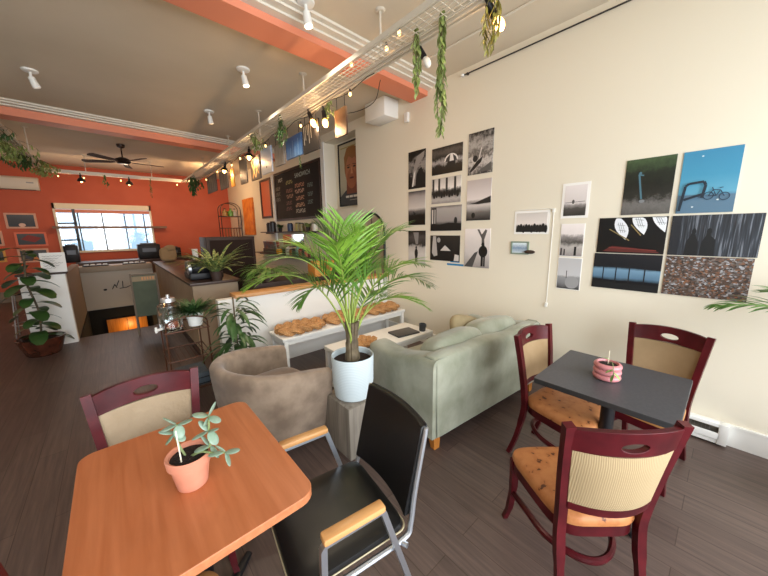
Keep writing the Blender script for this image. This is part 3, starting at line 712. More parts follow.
def mug():
    t = thing('mug', 'small dark grey mug at the right end of the coffee table', 'mug', (2.585, 2.27, .4505))
    MB().lathe([(0, 0), (.034, 0), (.037, .004), (.039, .085), (.035, .085), (.033, .01), (0, .01)], (0, 0, 0)).obj('cup', mat('charcoal_ceramic', '3d4144', .4), t)
    MB().tube(cr([(.036, 0, .07), (.06, 0, .065), (.062, 0, .035), (.036, 0, .02)], 5), .005, None, 6).obj('handle', mat('charcoal_ceramic'), t)
mug()
# low partition with pine cap
mb = MB(); mb.b2((.78, 3.6, 0), (W, 3.70, .885)); struct(mb.obj('wall_partition', m_white))
mb = MB(); mb.b2((.95, 3.55, .886), (W, 3.78, .925), None, .004); struct(mb.obj('trim_partition_cap', m_capwood))
# baseboard heater
def heater():
    t = thing('baseboard_heater', 'white electric baseboard heater low on the right wall behind the mahogany chair', 'heater', (W-.022, .34, .015))
    MB().b2((-.055, -.45, .0), (0, .5, .03), None, .002).obj('bottom_panel', m_white, t); MB().b2((-.06, -.45, .13), (0, .5, .16), None, .004).obj('top_panel', m_white, t)
    MB().b2((-.006, -.45, .03), (0, .5, .13)).obj('back_plate', mat('heater_inner', '9a958c', .5, .4), t); MB().b2((-.062, -.45, .035), (-.055, .5, .085), None, .001).obj('front_panel', m_white, t)
    for y in (-.455, .5): MB().b2((-.062, y-.04, 0), (0, y+.01, .16), None, .002).obj('end_cap', m_white, t)
    mb = MB(); [mb.b2((-.045, -.4+.02*k, .088), (-.008, -.398+.02*k, .126)) for k in range(43)]; mb.obj('fins', mat('aluminium_fin', 'b5b2aa', .4, .8), t)
heater()

# ============================================================ PICTURES ON THE RIGHT WALL
def pic(name, label, cat, loc, rz, w, h, base, layers=(), frame=None, group=None, th=.006):
    """flat print or picture; local x right, z up, faces -y; layers are shapes in 0..1 across the sheet"""
    root = None
    mb = MB(); mb.b2((-w/2, -th, -h/2), (w/2, 0, h/2)); mb.mi(base); d = th
    P = lambda u, v: (u-.5, v-.5)
    for L in layers:
        d += .0003; k = L[0]; m = L[-1] if not isinstance(L[-1], str) else flat(L[-1])
        if k == 'p': mb.poly([((u-.5)*w, -d, (v-.5)*h) for u, v in L[1]], m)
        elif k == 'e': mb.poly([((L[1]-.5+L[3]*math.cos(a*PI/12))*w, -d, (L[2]-.5+L[4]*math.sin(a*PI/12))*h) for a in range(24)], m)
        elif k == 'r': u0, v0, u1, v1 = L[1]; mb.poly([((u-.5)*w, -d, (v-.5)*h) for u, v in ((u0, v0), (u1, v0), (u1, v1), (u0, v1))], m)
        elif k == 'l':
            (u0, v0), (u1, v1), t = L[1], L[2], L[3]; a = Vector(((u0-.5)*w, (v0-.5)*h)); b = Vector(((u1-.5)*w, (v1-.5)*h)); n = (b-a).normalized(); n = Vector((-n.y, n.x))*t*.5
            mb.poly([(q.x, -d, q.y) for q in (a-n, b-n, b+n, a+n)], m)
        elif k == 't': mb.text(L[1], L[4]*h, Matrix.Translation(((L[2]-.5)*w, -d, (L[3]-.5)*h)) @ Matrix.Rotation(PI/2, 4, 'X'), m, .0002)
    o = mb.obj(name, base, None, loc, rz, rec=False)
    tag(o, label, cat, group)
    if frame:
        fw, fm, fd = frame; f = MB()
        f.b2((-w/2-fw, -fd, -h/2-fw), (w/2+fw, 0, -h/2)); f.b2((-w/2-fw, -fd, h/2), (w/2+fw, 0, h/2+fw)); f.b2((-w/2-fw, -fd, -h/2), (-w/2, 0, h/2)); f.b2((w/2, -fd, -h/2), (w/2+fw, 0, h/2)); f.obj('frame', fm, o)
    return o
def wallpic(label, yl, yr, z0, z1, base, layers=(), cat='photograph', name='photo_print', **k):
    return pic(name, label, cat, (W-.001, (yl+yr)/2, (z0+z1)/2), R(-90), yl-yr, z1-z0, base, layers, **k)
def bw(name, stops, **k):
    def cz(h):
        v = [max(0, min(1, ((int(h[i:i+2], 16)/255)-.45)*1.3+.47)) for i in (0, 2, 4)]; return '%02x%02x%02x' % tuple(int(x*255) for x in v)
    k['amt'] = k.get('amt', .35)*1.25; return photo_mat('print_'+name, [(p, cz(c)) for p, c in stops], **k)
G1 = 'black and white prints in a grid on the right wall'
def circ(u, v, r, asp=1.): return ('e', u, v, r, r*asp)
wallpic("dark black and white print with a pale winding trail, top left of print grid", 3.12, 2.81, 2.165, 2.65, bw('a', [(0, '1a1a1a'), (.4, '2a2828'), (.6, '8a8682'), (.8, '2a2828'), (1, '151515')], scale=9, amt=1.1),
        [('p', [(.22, .08), (.42, .08), (.5, .5), (.62, .62), (.9, .8), (.95, .95), (.5, .85), (.3, .5)], '8f8a86'), ('p', [(.45, .04), (.95, .04), (.95, .35), (.78, .55), (.62, .5), (.5, .35)], '121212'), ('p', [(.22, .06), (.3, .06), (.4, .35), (.42, .5), (.34, .42)], 'd8d4d0')], name='photo_print')
wallpic('black and white print of a striped beach umbrella, top centre of the print grid', 2.70, 2.24, 2.29, 2.61, bw('b', [(0, '141414'), (.3, '2a2929'), (.45, '9a9694'), (.6, '1c1b1b'), (.8, '555250'), (1, '1c1b1b')], scale=14, amt=.5),
        [('p', [(.43, .42)]+[(.65+.22*math.cos(a*PI/10), .44+.26*math.sin(a*PI/10)) for a in range(10, -1, -1)], 'e8e4de'), ('p', [(.6, .42), (.62, .68), (.5, .55), (.46, .42)], '3a3838'), ('p', [(.74, .42), (.70, .66), (.80, .56), (.84, .42)], '3a3838'), ('l', (.65, .44), (.63, .25), .006, 'dddddd'), ('p', [(.5, .2), (.8, .22), (.78, .42), (.54, .42)], '181818')])
wallpic("tall black and white print of a boat shape, top right of print grid", 2.16, 1.85, 2.22, 2.67, bw('c', [(0, '3a3838'), (.3, 'b5b0ac'), (.5, '555250'), (.7, 'a09c98'), (1, '252424')], scale=16, amt=.9),
        [('p', [(.08, .1), (.35, .3), (.62, .42), (.55, .28), (.3, .14), (.12, .06)], '0f0f0f'), ('l', (.45, .35), (.55, .62), .012, 'd8d4d0'), ('e', .3, .38, .1, .08, '1a1a1a'), ('p', [(.4, .05), (.95, .25), (.95, .05)], '5a5856')])
wallpic("black and white print of hazy sky over dark shore, second in grid's left column", 3.12, 2.81, 1.675, 2.13, bw('d', [(0, '141414'), (.3, '1c1c1c'), (.42, '6a6665'), (.5, 'b8b2ae'), (.85, '989290'), (1, '4a4646')], scale=4, amt=.14), [('e', .36, .34, .04, .05, '0c0c0c'), ('l', (.36, .3), (.30, .42), .008, '0c0c0c'), ('l', (.4, .3), (.48, .38), .008, '0c0c0c')])
wallpic("black and white print of a crowd before pillars, second in grid's centre column", 2.70, 2.25, 1.935, 2.245, bw('e', [(0, '8a8684'), (.15, 'a8a4a0'), (.4, '2a2828'), (.5, '555250'), (.6, 'cfcac6'), (1, 'aaa5a0')], scale=22, amt=.3),
        [('r', (x, .45, x+.07, .98), '3a3836') for x in (.03, .24, .5, .78)]+[('e', .1+.09*i, .33+.03*(i % 3), .045, .13, '1a1a1a') for i in range(10)])
wallpic("black and white print of sunlit water beside dark headland, grid's right column", 2.16, 1.85, 1.705, 2.16, bw('f', [(0, '2a2828'), (.2, '6a6664'), (.38, 'b8b2b0'), (.46, '8a8482'), (.52, 'c8c0be'), (1, 'a8a09e')], scale=4, amt=.1), [('p', [(.0, .42), (.35, .44), (1, .58), (1, .42), (.5, .40)], '222121'), ('e', .3, .13, .08, .07, '161616')])
wallpic("black and white print of a room with curtained windows, third in centre column", 2.71, 2.23, 1.59, 1.90, bw('g', [(0, '0c0c0c'), (.25, '151515'), (.4, '8a8684'), (.9, '9c9896'), (1, '6c6866')], scale=5, amt=.12),
        [('r', (.02, .25, .2, .95), '2a2828'), ('r', (.05, .3, .09, .88), 'd5d0cc'), ('r', (.13, .3, .17, .88), 'b5b0ac'), ('p', [(.0, 0), (1, 0), (1, .28), (.6, .33), (.3, .25), (0, .28)], '101010'), ('e', .83, .4, .05, .14, '181818')])
wallpic("black and white print of a lone figure, bottom of the grid's left column", 3.12, 2.80, 1.13, 1.595, bw('h', [(0, 'a8a4a2'), (.3, 'b8b4b0'), (.5, 'a8a4a0'), (.6, '3a3836'), (.8, '565250'), (1, '1a1a1a')], scale=14, amt=.3),
        [('p', [(.3, .95), (.45, .6), (.58, .6), (.62, .95)], '8a8684'), ('r', (.41, .06, .47, .3), '0c0c0c'), ('r', (.49, .06, .55, .3), '0c0c0c'), ('e', .48, .33, .1, .14, '0c0c0c'), ('e', .48, .5, .05, .045, '0c0c0c')])
wallpic("dark print with a bright tent shape, bottom of the grid's centre column", 2.71, 2.24, 1.205, 1.53, bw('i', [(0, '1c1c1c'), (.5, '2c2a2a'), (1, '3a3836')], scale=12, amt=.5),
        [('p', [(.1, .98), (.2, .98), (.26, .2), (.14, .15), (.06, .3)], 'b5b0ac'), ('p', [(.36, .4), (.52, .62), (.72, .4)], 'cfcac6'), ('e', .3, .82, .06, .1, 'a8a4a0'), ('p', [(.82, .02), (.98, .02), (.98, .25), (.85, .28)], 'cfcac6')])
wallpic("pale print of a figure beside a leaning tree trunk, bottom right of grid", 2.17, 1.835, 1.155, 1.61, bw('j', [(0, '8a8684'), (.4, 'b8b2b0'), (1, 'd0cac8')], scale=5, amt=.3),
        [('p', [(.0, .0), (.35, .0), (.55, .42), (.42, .38)], '4a4848'), ('p', [(.5, .98), (.58, .98), (.68, .85), (.82, .98), (.88, .95), (.78, .72), (.84, .35), (.7, .35), (.68, .75)], '5a5654'), ('e', .75, .42, .17, .15, '101010'), ('r', (.68, .04, .76, .32), '101010'), ('r', (.78, .04, .84, .32), '1c1c1c'), ('e', .74, .6, .06, .05, '1a1a1a')])
o = MB().b2((-.13, -.001, -.012), (.12, 0, .012)).b2((-.08, -.0013, .028), (.06, 0, .05)).obj('painter_tape', mat('blue_tape', '2a7fb5', .6), None, (W-.001, 2.30, 1.165), R(-90)); tag(o, 'blue tape strips stuck on the wall below the print grid', 'tape')
m_wf = mat('white_print_border', 'f2f0ec', .5)
def bordered(label, yl, yr, z0, z1, base, layers, bd=.022, cat='photograph', tk=.004):
    o = wallpic(label, yl-bd, yr+bd, z0+bd, z1-bd, base, layers, cat); f = MB(); w, h = yl-yr, z1-z0; f.b2((-w/2, -tk, -h/2), (w/2, -.001, h/2)); f.obj('white_border', m_wf, o); return o
bordered("white bordered print of a crowd silhouette, left of the three stacked small prints", 1.565, 1.215, 1.545, 1.78, bw('k', [(0, '1a1a1a'), (.2, '3a3836'), (.36, '8a8482'), (.45, 'c8c2be'), (1, 'b8b2ae')], scale=30, amt=.3), [('e', .08+.09*i, .2+.05*math.sin(i*2.3), .05, .2, '1c1b1b') for i in range(11)])
bordered("white bordered print of a rooftop under sky, topmost of three stacked small prints", 1.12, .895, 1.69, 2.005, bw('l', [(0, '3a3836'), (.25, '55524f'), (.36, '8a8684'), (.42, 'bab4b2'), (1, 'c8c2c0')], scale=14, amt=.2), [('l', (.05, .44), (.95, .46), .004, '3a3836'), ('e', .42, .46, .06, .07, '55524f')])
bordered("small print of figures under cloud, middle of the three stacked small prints", 1.105, .905, 1.335, 1.64, bw('m', [(0, '8a8684'), (.3, 'a8a4a0'), (.45, '55524f'), (.6, '8a8684'), (.7, 'c8c2c0'), (1, 'd0cac8')], scale=16, amt=.35), [('r', (.64, .02, .74, .3), '141414'), ('r', (.03, .02, .1, .25), '2c2a2a'), ('r', (.18, .02, .24, .22), '2c2a2a')], .006)
bordered('small print of a round boulder and post, lowest of the three stacked small prints', 1.105, .90, 1.02, 1.325, bw('n', [(0, '3a3a3c'), (.2, '77777a'), (.4, '8a8a8c'), (.45, 'b0b0b2'), (1, 'a8a8aa')], scale=8, amt=.2), [('e', .66, .22, .3, .2, '9a9a9c'), ('l', (.4, .35), (.4, .6), .006, '2a2a2a')], .006)
wallpic('small sage framed sign card below the skyline print', 1.57, 1.41, 1.35, 1.455, bw('o', [(0, 'b5c0c8'), (.5, '7a8ca0'), (1, 'cfd8dc')], scale=60, amt=.5), [], 'sign', 'sign_card', frame=(.014, mat('sage_frame', '7f9080', .6), .012))
o = MB().sell((0, 0, 0), (.055, .018, .02), (1, 1)).leaf((0, -.01, 0), (1, -.2, .2), .07, .03).obj('dried_leaf', mat('dried_leaf', '3d2b20', .7), None, (W-.03, 1.375, 1.365), R(-90)); tag(o, 'dark dried leaf stuck at the corner of the sage framed card', 'leaf')
# four colour sheets and the two wide ones
G2 = 'large colour photographs on the right wall'
wallpic("dark photo of a bent pole in gravel, top left of large colour photographs", .655, .355, 1.70, 2.13, bw('p', [(0, '5a5856'), (.18, '6a6866'), (.32, '33332f'), (.55, '232622'), (.75, '2c332a'), (1, '4a5a42')], scale=18, amt=.4),
        [('l', (.40, .28), (.30, .72), .012, '4a7080'), ('e', .32, .74, .03, .03, '4a7080'), ('l', (.28, .72), (.4, .7), .01, '4a7080'), ('e', .42, .24, .06, .03, '7a8084')])
def bike():
    L = [('r', (0, 0, 1, .2), '4f6f88'), ('p', [(0, .0), (1, .0), (1, .28), (0, .30)], '56758c')]
    def ring(u, v, r, n=16, c='23364a'):
        out = []
        for a in range(n): out.append(('l', (u+r*math.cos(2*PI*a/n), v+r*1.0*math.sin(2*PI*a/n)*.68), (u+r*math.cos(2*PI*(a+1)/n), v+r*math.sin(2*PI*(a+1)/n)*.68), .005, c))
        return out
    L += ring(.55, .27, .085)+ring(.82, .25, .085)
    L += [('l', a, b, .005, '23364a') for a, b in (((.55, .27), (.62, .36)), ((.62, .36), (.74, .35)), ((.74, .35), (.82, .25)), ((.62, .36), (.68, .26)), ((.68, .26), (.74, .35)), ((.55, .27), (.68, .26)), ((.60, .40), (.63, .34)), ((.72, .38), (.78, .39)))]
    L += [('l', a, b, .016, '1c2a38') for a, b in (((.06, .04), (.12, .44)), ((.12, .44), (.18, .48)), ((.18, .48), (.44, .50)), ((.44, .50), (.48, .44)), ((.48, .44), (.44, .24)), ((.12, .22), (.44, .3)))]
    return L
wallpic("teal photo of a bicycle beside a metal rack, top right of large photographs", .32, .03, 1.695, 2.13, bw('q', [(0, '56758c'), (.28, '587a92'), (.33, '5f93a8'), (.6, '4a86a0'), (1, '457f9c')], scale=3, amt=.1), bike()+[('e', .35, .9, .02, .012, 'c8d4da'), ('e', .3, .1, .02, .012, 'c8d4da'), ('e', .72, .2, .02, .012, 'c8d4da')])
def vaults():
    L = []
    for cx, cy in ((.36, .72), (.62, .86), (.9, .92)):
        pts = [(cx+w_*.10*math.sin(PI*q)-(q-.5)*-.16, cy+.34-.68*q) for w_, q in [(1, i/8) for i in range(9)]+[(-1, 1-i/8) for i in range(1, 8)]]
        pts = [(min(max(u, .02), .985), min(max(v, .02), .985)) for u, v in pts]; L.append(('p', pts, 'e4e8ee'))
        for k in (-.05, 0, .05): L.append(('l', (cx+k*.6+.03, cy-.14), (cx+k*.6-.03, min(cy+.14, .97)), .0025, '5a6068'))
        for k in (-.1, .05): L.append(('l', (cx-.06-k*.2, min(cy+k+.03, .97)), (cx+.06-k*.2, min(cy+k, .96)), .0025, '5a6068'))
    L += [('l', (.18, .68), (.5, .36), .008, '8a7a50'), ('l', (.5, .8), (.66, .5), .008, '8a7a50')]
    L += [('p', [(.1, .04), (.95, .03), (.9, .08), (.55, .16), (.25, .2)], '5a2420'), ('l', (.2, .16), (.9, .1), .006, '7a3028')]
    return L
wallpic('photo of bright leaf-shaped skylights in a dark vaulted hall, upper left wide sheet', .80, .352, 1.385, 1.68, bw('r', [(0, '20191a'), (.3, '15151a'), (1, '1a1a1f')], scale=9, amt=.2), vaults())
wallpic('photo of a dark hall with a row of pale blue windows, lower left wide sheet', .808, .352, 1.075, 1.378, bw('s', [(0, '0d0f14'), (.25, '141820'), (.34, '5a7488'), (.55, '6f8ba0'), (.62, '1c2028'), (1, '2a2c32')], scale=5, amt=.08),
        [('r', (x, .2, x+.018, .72), '14181e') for x in (.16, .36, .56, .78)]+[('l', (0, .68), (1, .6), .008, '14181e'), ('r', (.0, 0, 1, .18), '0c0e12')])
wallpic('dark photo of two figures behind blurred vertical streaks, upper right wide sheet', .33, -.12, 1.385, 1.68, noise_mat('print_t', [(.35, '1c2026'), (.55, '343942'), (.66, '747a84')], 12, .45, (9, 1, .35)),
        [('p', [(.20, .01), (.36, .01), (.35, .35), (.31, .5), (.30, .62), (.27, .62), (.25, .5), (.21, .35)], '0e1014'), ('e', .285, .6, .025, .08, '0e1014'), ('p', [(.38, .01), (.55, .01), (.54, .4), (.48, .5), (.48, .6), (.44, .6), (.43, .5), (.39, .35)], '0e1014'), ('e', .46, .6, .028, .08, '0e1014'), ('r', (.0, .0, .12, 1.), '1c1f26')])
wallpic('photo of rust orange and grey fallen leaves, lower right wide sheet', .33, -.112, 1.078, 1.378, noise_mat('print_u', [(0, '2c2624'), (.25, '5a4438'), (.42, '3f3a38'), (.56, '8a5c3e'), (.7, '55504f'), (.85, '77706c'), (1, 'b0b4bc')], 85, .45, (1, 1, 1.3), 'voronoi'), [])
o = MB().tube([(0, 0, 0), (0, 0, -.95)], .003, None, 6).box((0, -.005, 0), (.02, .014, .035)).box((0, -.005, -.93), (.022, .016, .04)).tube([(-.0, 0, .0), (-.03, 0, .02), (-.37, 0, .02)], .003, None, 6).obj('wall_cable', m_white, None, (W-.008, 1.18, 1.77), R(-90)); tag(o, 'thin white cable running down the wall beside the stacked small prints', 'cable')
o = MB().tube([(0, 2.25, 0), (0, -.9, 0)], .007, None, 8).tube([(0, 2.2, 0), (.02, 2.2, 0)], .014, None, 8).obj('picture_rail_rod', mat('dark_rod', '3c3836', .5, .4), None, (W-.022, 0, 3.305)); tag(o, 'thin dark picture rail rod high along the right wall', 'rod')
MB().lathe([(0, 0), (.022, 0), (.022, .02), (0, .02)]).obj('end_stop', m_white, o, (0, 2.26, -.01))
# duct box and small sensor under the beam
o = MB().b2((-.26, -.21, -.12), (0, .21, .12), None, .006).obj('duct_box', m_white, None, (W-.001, 3.53, CH-.127)); tag(o, 'white boxed duct on the wall just behind the near coral beam', 'duct')
o = MB().b2((-.04, -.035, -.06), (0, .035, .06), None, .006).obj('sensor', m_white, None, (W-.001, 3.14, 3.1)); tag(o, 'small white sensor on the wall beside the duct box', 'sensor')
# poster in the recess
pl = [('p', [(.0, 0), (1, 0), (1, .26), (.8, .22), (.6, .28), (.3, .24), (0, .14)], '34363a'), ('p', [(.34, .18), (.9, .18), (.92, .42), (.36, .44)], '7a4028'), ('e', .62, .62, .36, .29, '8a5a2c'), ('e', .62, .54, .31, .27, 'b0704a'), ('e', .61, .42, .24, .16, 'a05c38'),
      ('p', [(.28, .60), (.25, .78), (.4, .92), (.66, .95), (.92, .90), (1.0, .72), (.96, .60), (.92, .70), (.82, .76), (.66, .74), (.5, .79), (.38, .74), (.33, .64)], '946230'), ('p', [(.88, .3), (1, .3), (1, .62), (.93, .6)], '6a3c20'),
      ('e', .47, .61, .07, .014, '2e1a10'), ('e', .77, .61, .07, .014, '2e1a10'), ('l', (.38, .64), (.56, .65), .012, '4a2a18'), ('l', (.68, .65), (.86, .64), .012, '4a2a18'), ('p', [(.61, .61), (.66, .61), (.69, .50), (.57, .50)], 'c8885c'),
      ('e', .62, .435, .12, .014, '5a2018'), ('l', (.47, .5), (.43, .42), .008, '7a442c'), ('l', (.78, .5), (.82, .42), .008, '7a442c'), ('r', (.30, .115, .46, .15), 'd8d4ca'), ('r', (.49, .115, .66, .15), 'd8d4ca'), ('r', (.69, .115, .9, .15), 'd8d4ca'), ('r', (.5, .07, .9, .078), 'a8a49a'), ('r', (.1, .93, .9, .945), 'a08c50')]
o = pic('movie_poster', 'black framed poster of a man\'s face in the wall recess', 'poster', (W+.235, 4.86, 2.64), R(-90), .62, 1.08, photo_mat('poster_back', [(0, '55585c'), (.3, 'b0a890'), (1, 'c0b698')], 5, .3), pl, frame=(.025, m_blackm, .02))

# pictures on the back wall
def backpic(label, x0, x1, z0, z1, fr, sub, tint='2a2a2c'):
    return pic('framed_picture', label, 'picture', ((x0+x1)/2, YB-.001, (z0+z1)/2), 0, x1-x0-.08, z1-z0-.08, photo_mat('back_print_'+tint, [(0, tint), (.6, '3c3c3e'), (1, '505052')], 6, .3), sub, frame=(.04, fr, .02))
m_pf = mat('pale_peach_frame', 'd8a890', .6); m_yf = mat('yellow_frame', 'd8a04a', .6)
backpic('pale framed dark landscape with small white dome, on the orange wall', -1.83, -1.31, 1.79, 2.16, m_pf, [('e', .5, .15, .13, .16, 'd8b8a8')])
backpic('pale framed dark print at the top left edge, left of the white dome picture', -2.45, -1.93, 1.82, 2.18, m_pf, [])
backpic('pale framed black print in the middle of the left column on the orange wall', -2.45, -1.92, 1.38, 1.74, m_pf, [], '101012')
backpic('coral framed print behind the tall leafy plant, middle row on the orange wall', -1.74, -1.2, 1.35, 1.70, mat('coral_frame', 'e07a5c', .6), [('p', [(.1, .5), (.4, .9), (.9, .6), (.6, .2)], '8a2a20')])
backpic('yellow framed dark print, lowest of the left column on the orange wall', -2.45, -1.94, .99, 1.30, m_yf, [('e', .7, .3, .14, .18, '8a7a60')])
backpic('pale framed dark print with an orange peak, behind the leafy plant', -1.75, -1.22, .95, 1.29, m_pf, [('p', [(.4, 0), (.55, .5), (.7, 0)], 'c8824a')])

# narrow mirror-like frame, amber canvas, chalkboard, small mirror on the far right wall
wallpic('narrow dark framed panel with a painted orange reflection, left of the chalkboard', 8.62, 8.0, 2.03, 2.92, mat('orange_reflection', 'd8683c', .35), [], 'picture', 'framed_picture', frame=(.05, mat('walnut_frame', '4a2a18', .5), .03))  # orange reflection is put into the panel's base colour
wallpic('tall amber gold canvas on the wall near the back corner', 10.15, 9.3, 1.54, 2.6, noise_mat('amber_canvas', [(.3, 'c05c14'), (.7, 'e08a2c')], 6, .6), [], 'painting', 'canvas', th=.05)
mc = lambda: mat('chalk', 'b9b6a8', .9)
cb = [('t', 'HOT', .14, .86, .11, 'd0ccbc'), ('t', 'SANDWICH', .66, .86, .125, 'a8b8b0')]
for i, (u, v, wd, c) in enumerate([(.36, .80, .16, '9a9450'), (.36, .62, .15, '8a5a4a'), (.37, .50, .16, 'a07860'), (.35, .36, .14, '6a4038'), (.35, .24, .14, '6a4038'), (.62, .68, .2, 'b07c60'), (.62, .56, .2, 'b8907a'), (.63, .42, .18, 'b07c60'), (.63, .28, .2, 'b89070'), (.64, .16, .2, 'a8a090'), (.13, .7, .12, '6a6458'), (.13, .58, .12, '5a5448'), (.13, .46, .12, '5a5448'), (.88, .62, .1, '5f6f68'), (.88, .45, .1, '5f6f68'), (.88, .3, .1, '5f6f68')]):
    for k in range(3):
        pts = [(u-wd/2+wd*j/9, v-.028*k+.007*((-1)**j)) for j in range(10)]
        cb += [('l', pts[j], pts[j+1], .016, c) for j in range(9) if (j+k+i) % 4]
wallpic('big black menu chalkboard with chalk lettering high on the right wall', 7.66, 5.52, 1.92, 2.96, mat('chalkboard', '1d1815', .8, noise=(3, .3, .7), col2='28201c'), cb, 'chalkboard', 'menu_chalkboard', frame=(.045, mat('dark_chalk_frame', '2a1a12', .5), .025))
o = wallpic('small mirror between the two wall shelves', 7.45, 6.35, 1.26, 1.55, mat('mirror_glass', 'e8e8e8', .06, 1.), [], 'mirror', 'wall_mirror')

# ============================================================ OVERHEAD: CABLE TRAYS, LAMPS, GREENERY, HANGING ART
def tray(label, a, b, z, axis, posts):
    """ladder-mesh cable tray; runs from a to b along axis ('x' or 'y'); cross position is the third value"""
    (s0, c0), (s1, _) = a, b
    t = thing('cable_tray', label, 'cable tray', (0, 0, 0))
    Q = (lambda s, c, zz: (c, s, zz)) if axis == 'y' else (lambda s, c, zz: (s, c, zz))
    mb = MB()
    for k in range(5): c = c0-.10+.037*k; mb.tube([Q(s0, c, z), Q(s1, c, z)], .0035, None, 4)
    n = int((s1-s0)/.06)
    for k in range(n): s = s0+(s1-s0)*(k+.5)/n; mb.tube([Q(s, c0-.115, z), Q(s, c0+.05, z)], .0022, None, 4)
    mb.obj('mesh_bed', m_tray, t)
    for c, h in ((c0-.125, .03), (c0+.058, .02)):
        mb = MB(); p0 = Q(s0, c-.006, z-.008); p1 = Q(s1, c+.006, z+h); mb.b2(p0, p1); mb.obj('side_channel', m_tray, t)
    for c in (c0+.095, c0+.135):
        mb = MB(); mb.b2(Q(s0, c-.009, z-.012), Q(s1, c+.009, z+.012)); mb.obj('rail', m_tray, t)
    k = s0+.3
    while k < s1: MB().b2(Q(k, c0-.12, z+.012), Q(k+.018, c0+.145, z+.024)).obj('cross_bar', m_tray, t); k += 1.2
    for s in posts:
        c = c0+.135
        MB().tube([Q(s, c, z), Q(s, c, CH-.012)], .009, None, 8).obj('drop_rod', m_tray, t)
        MB().lathe([(0, 0), (.045, 0), (.03, -.012), (0, -.012)], Q(s, c, CH-.001)).obj('ceiling_plate', m_tray, t)
tray('long white mesh cable tray hung from the ceiling, running towards the back wall', (-.9, 1.77), (9.9, 0), 2.95, 'y', [.4, 2.16, 3.51, 4.93, 6.5, 8.6])
tray('white cable tray crossing the room in front of the orange wall', (-.9, 9.75), (1.6, 0), 2.95, 'x', [-.2, 1.0])
tray('white cable tray on the left side, wrapped in greenery', (3.0, -.95), (9.6, 0), 2.95, 'y', [5.0, 8.0])

def clamp_lamp(label, loc, d, on=True, power=6, shade=False):
    t = thing('clamp_lamp', label, 'lamp', loc); d = Vector(d).normalized(); q = d.to_track_quat('Z', 'Y').to_matrix()
    MB().tube([Vector((0, 0, .03)), (0, 0, 0), d*.03], .009, None, 6).obj('clamp', m_blackm, t)
    MB().tube([d*.02, d*.10], [.021, .024], None, 12).obj('socket', m_blackm, t)
    if shade:
        mb = MB(); a = d.orthogonal().normalized(); b = d.cross(a)
        mb.grid(lambda u, v: d*(.08+.07*v)+(a*math.cos(2*PI*u)+b*math.sin(2*PI*u))*(.025+.05*v**.6), 20, 5, None, True); mb.obj('shade', m_blackm, t)
    MB().sell(d*.145, (.03, .03, .042), (1, 1), None, q, 16, 10).obj('bulb', m_bulb_on if on else m_bulb_off, t)
    if on: point('lamp_light', Vector(loc)+d*.2, power, (1, .62, .32), .03)
def spot_fixture(label, x, y, d, on=True):
    t = thing('ceiling_spot', label, 'ceiling light', (x, y, CH-.001)); d = Vector(d).normalized()
    MB().lathe([(0, 0), (.07, 0), (.065, -.015), (.03, -.022), (0, -.022)]).obj('ceiling_plate', m_white, t)
    MB().tube([(0, 0, -.02), (0, 0, -.07)], .012, None, 8).obj('stem', m_white, t)
    MB().tube([Vector((0, 0, -.07)), Vector((0, 0, -.07))+d*.1], [.028, .036], None, 16).obj('lamp_head', m_white, t)
    if on:
        l = bpy.data.lights.new('spot_lamp', 'SPOT'); l.energy = 40; l.color = (1, .86, .66); l.spot_size = R(110); l.spot_blend = .8; l.shadow_soft_size = .04
        lo = bpy.data.objects.new('spot_lamp', l); C.objects.link(lo); lo.location = Vector((x, y, CH-.07))+d*.12; lo.rotation_euler = (-d).to_track_quat('Z', 'Y').to_euler()
    MB().tube([Vector((0, 0, -.07))+d*.1, Vector((0, 0, -.07))+d*.106], .03, None, 16).obj('lens', mat('spot_lens', 'fff4e0', .3, emit=('ffe6c0', 5)) if on else m_bulb_off, t)
spot_fixture('white ceiling spot nearest the viewer, just before the near coral beam', 1.40, 2.47, (.1, -.1, -1))
spot_fixture('white ceiling spot pointing down between the beams, the nearer on the right', 1.35, 3.83, (.15, -.1, -1))
spot_fixture('white ceiling spot between the beams, the farther one on the right', 1.35, 5.39, (.1, 0, -1), False)
spot_fixture('white ceiling spot at the upper left, alone between the beams', -.41, 5.32, (.3, .1, -1), False)
clamp_lamp('unlit white bulb in a black clamp socket under the near end of the tray', (1.90, 1.74, 2.95), (.25, -.5, -1), False)
clamp_lamp('lit bulb in a clamp socket among hanging leaves at the top of the view', (1.85, 1.15, 2.93), (.35, -.2, -.5), True, 2.5)
clamp_lamp('brightly lit amber bulb beside the hung artworks, nearest of the lit cluster', (1.85, 3.02, 2.86), (0, -.2, -1), True, 8)
clamp_lamp('lit tilted bulb in a black clamp right behind the amber bulb', (1.85, 3.34, 2.93), (.2, -.4, -1), True, 8)
clamp_lamp('shaded lit lamp over the middle of the hung artworks', (1.85, 5.3, 2.93), (-.1, -.1, -1), True, 8, True)
clamp_lamp('shaded lit lamp farther along the tray, before the dark posters', (1.85, 6.65, 2.92), (-.2, 0, -1), True, 9, True)
clamp_lamp('black spotlight at the far corner of the tray by the orange wall', (1.84, 9.3, 2.93), (.3, .9, -.3), True, 42, True)
clamp_lamp('shaded lit lamp on the crossing tray above the back window', (.53, 9.72, 2.93), (0, .5, -1), True, 15, True)
clamp_lamp('black shaded lamp on the crossing tray, left of the ceiling fan', (-.3, 9.72, 2.93), (0, .4, -1), True, 12, True)
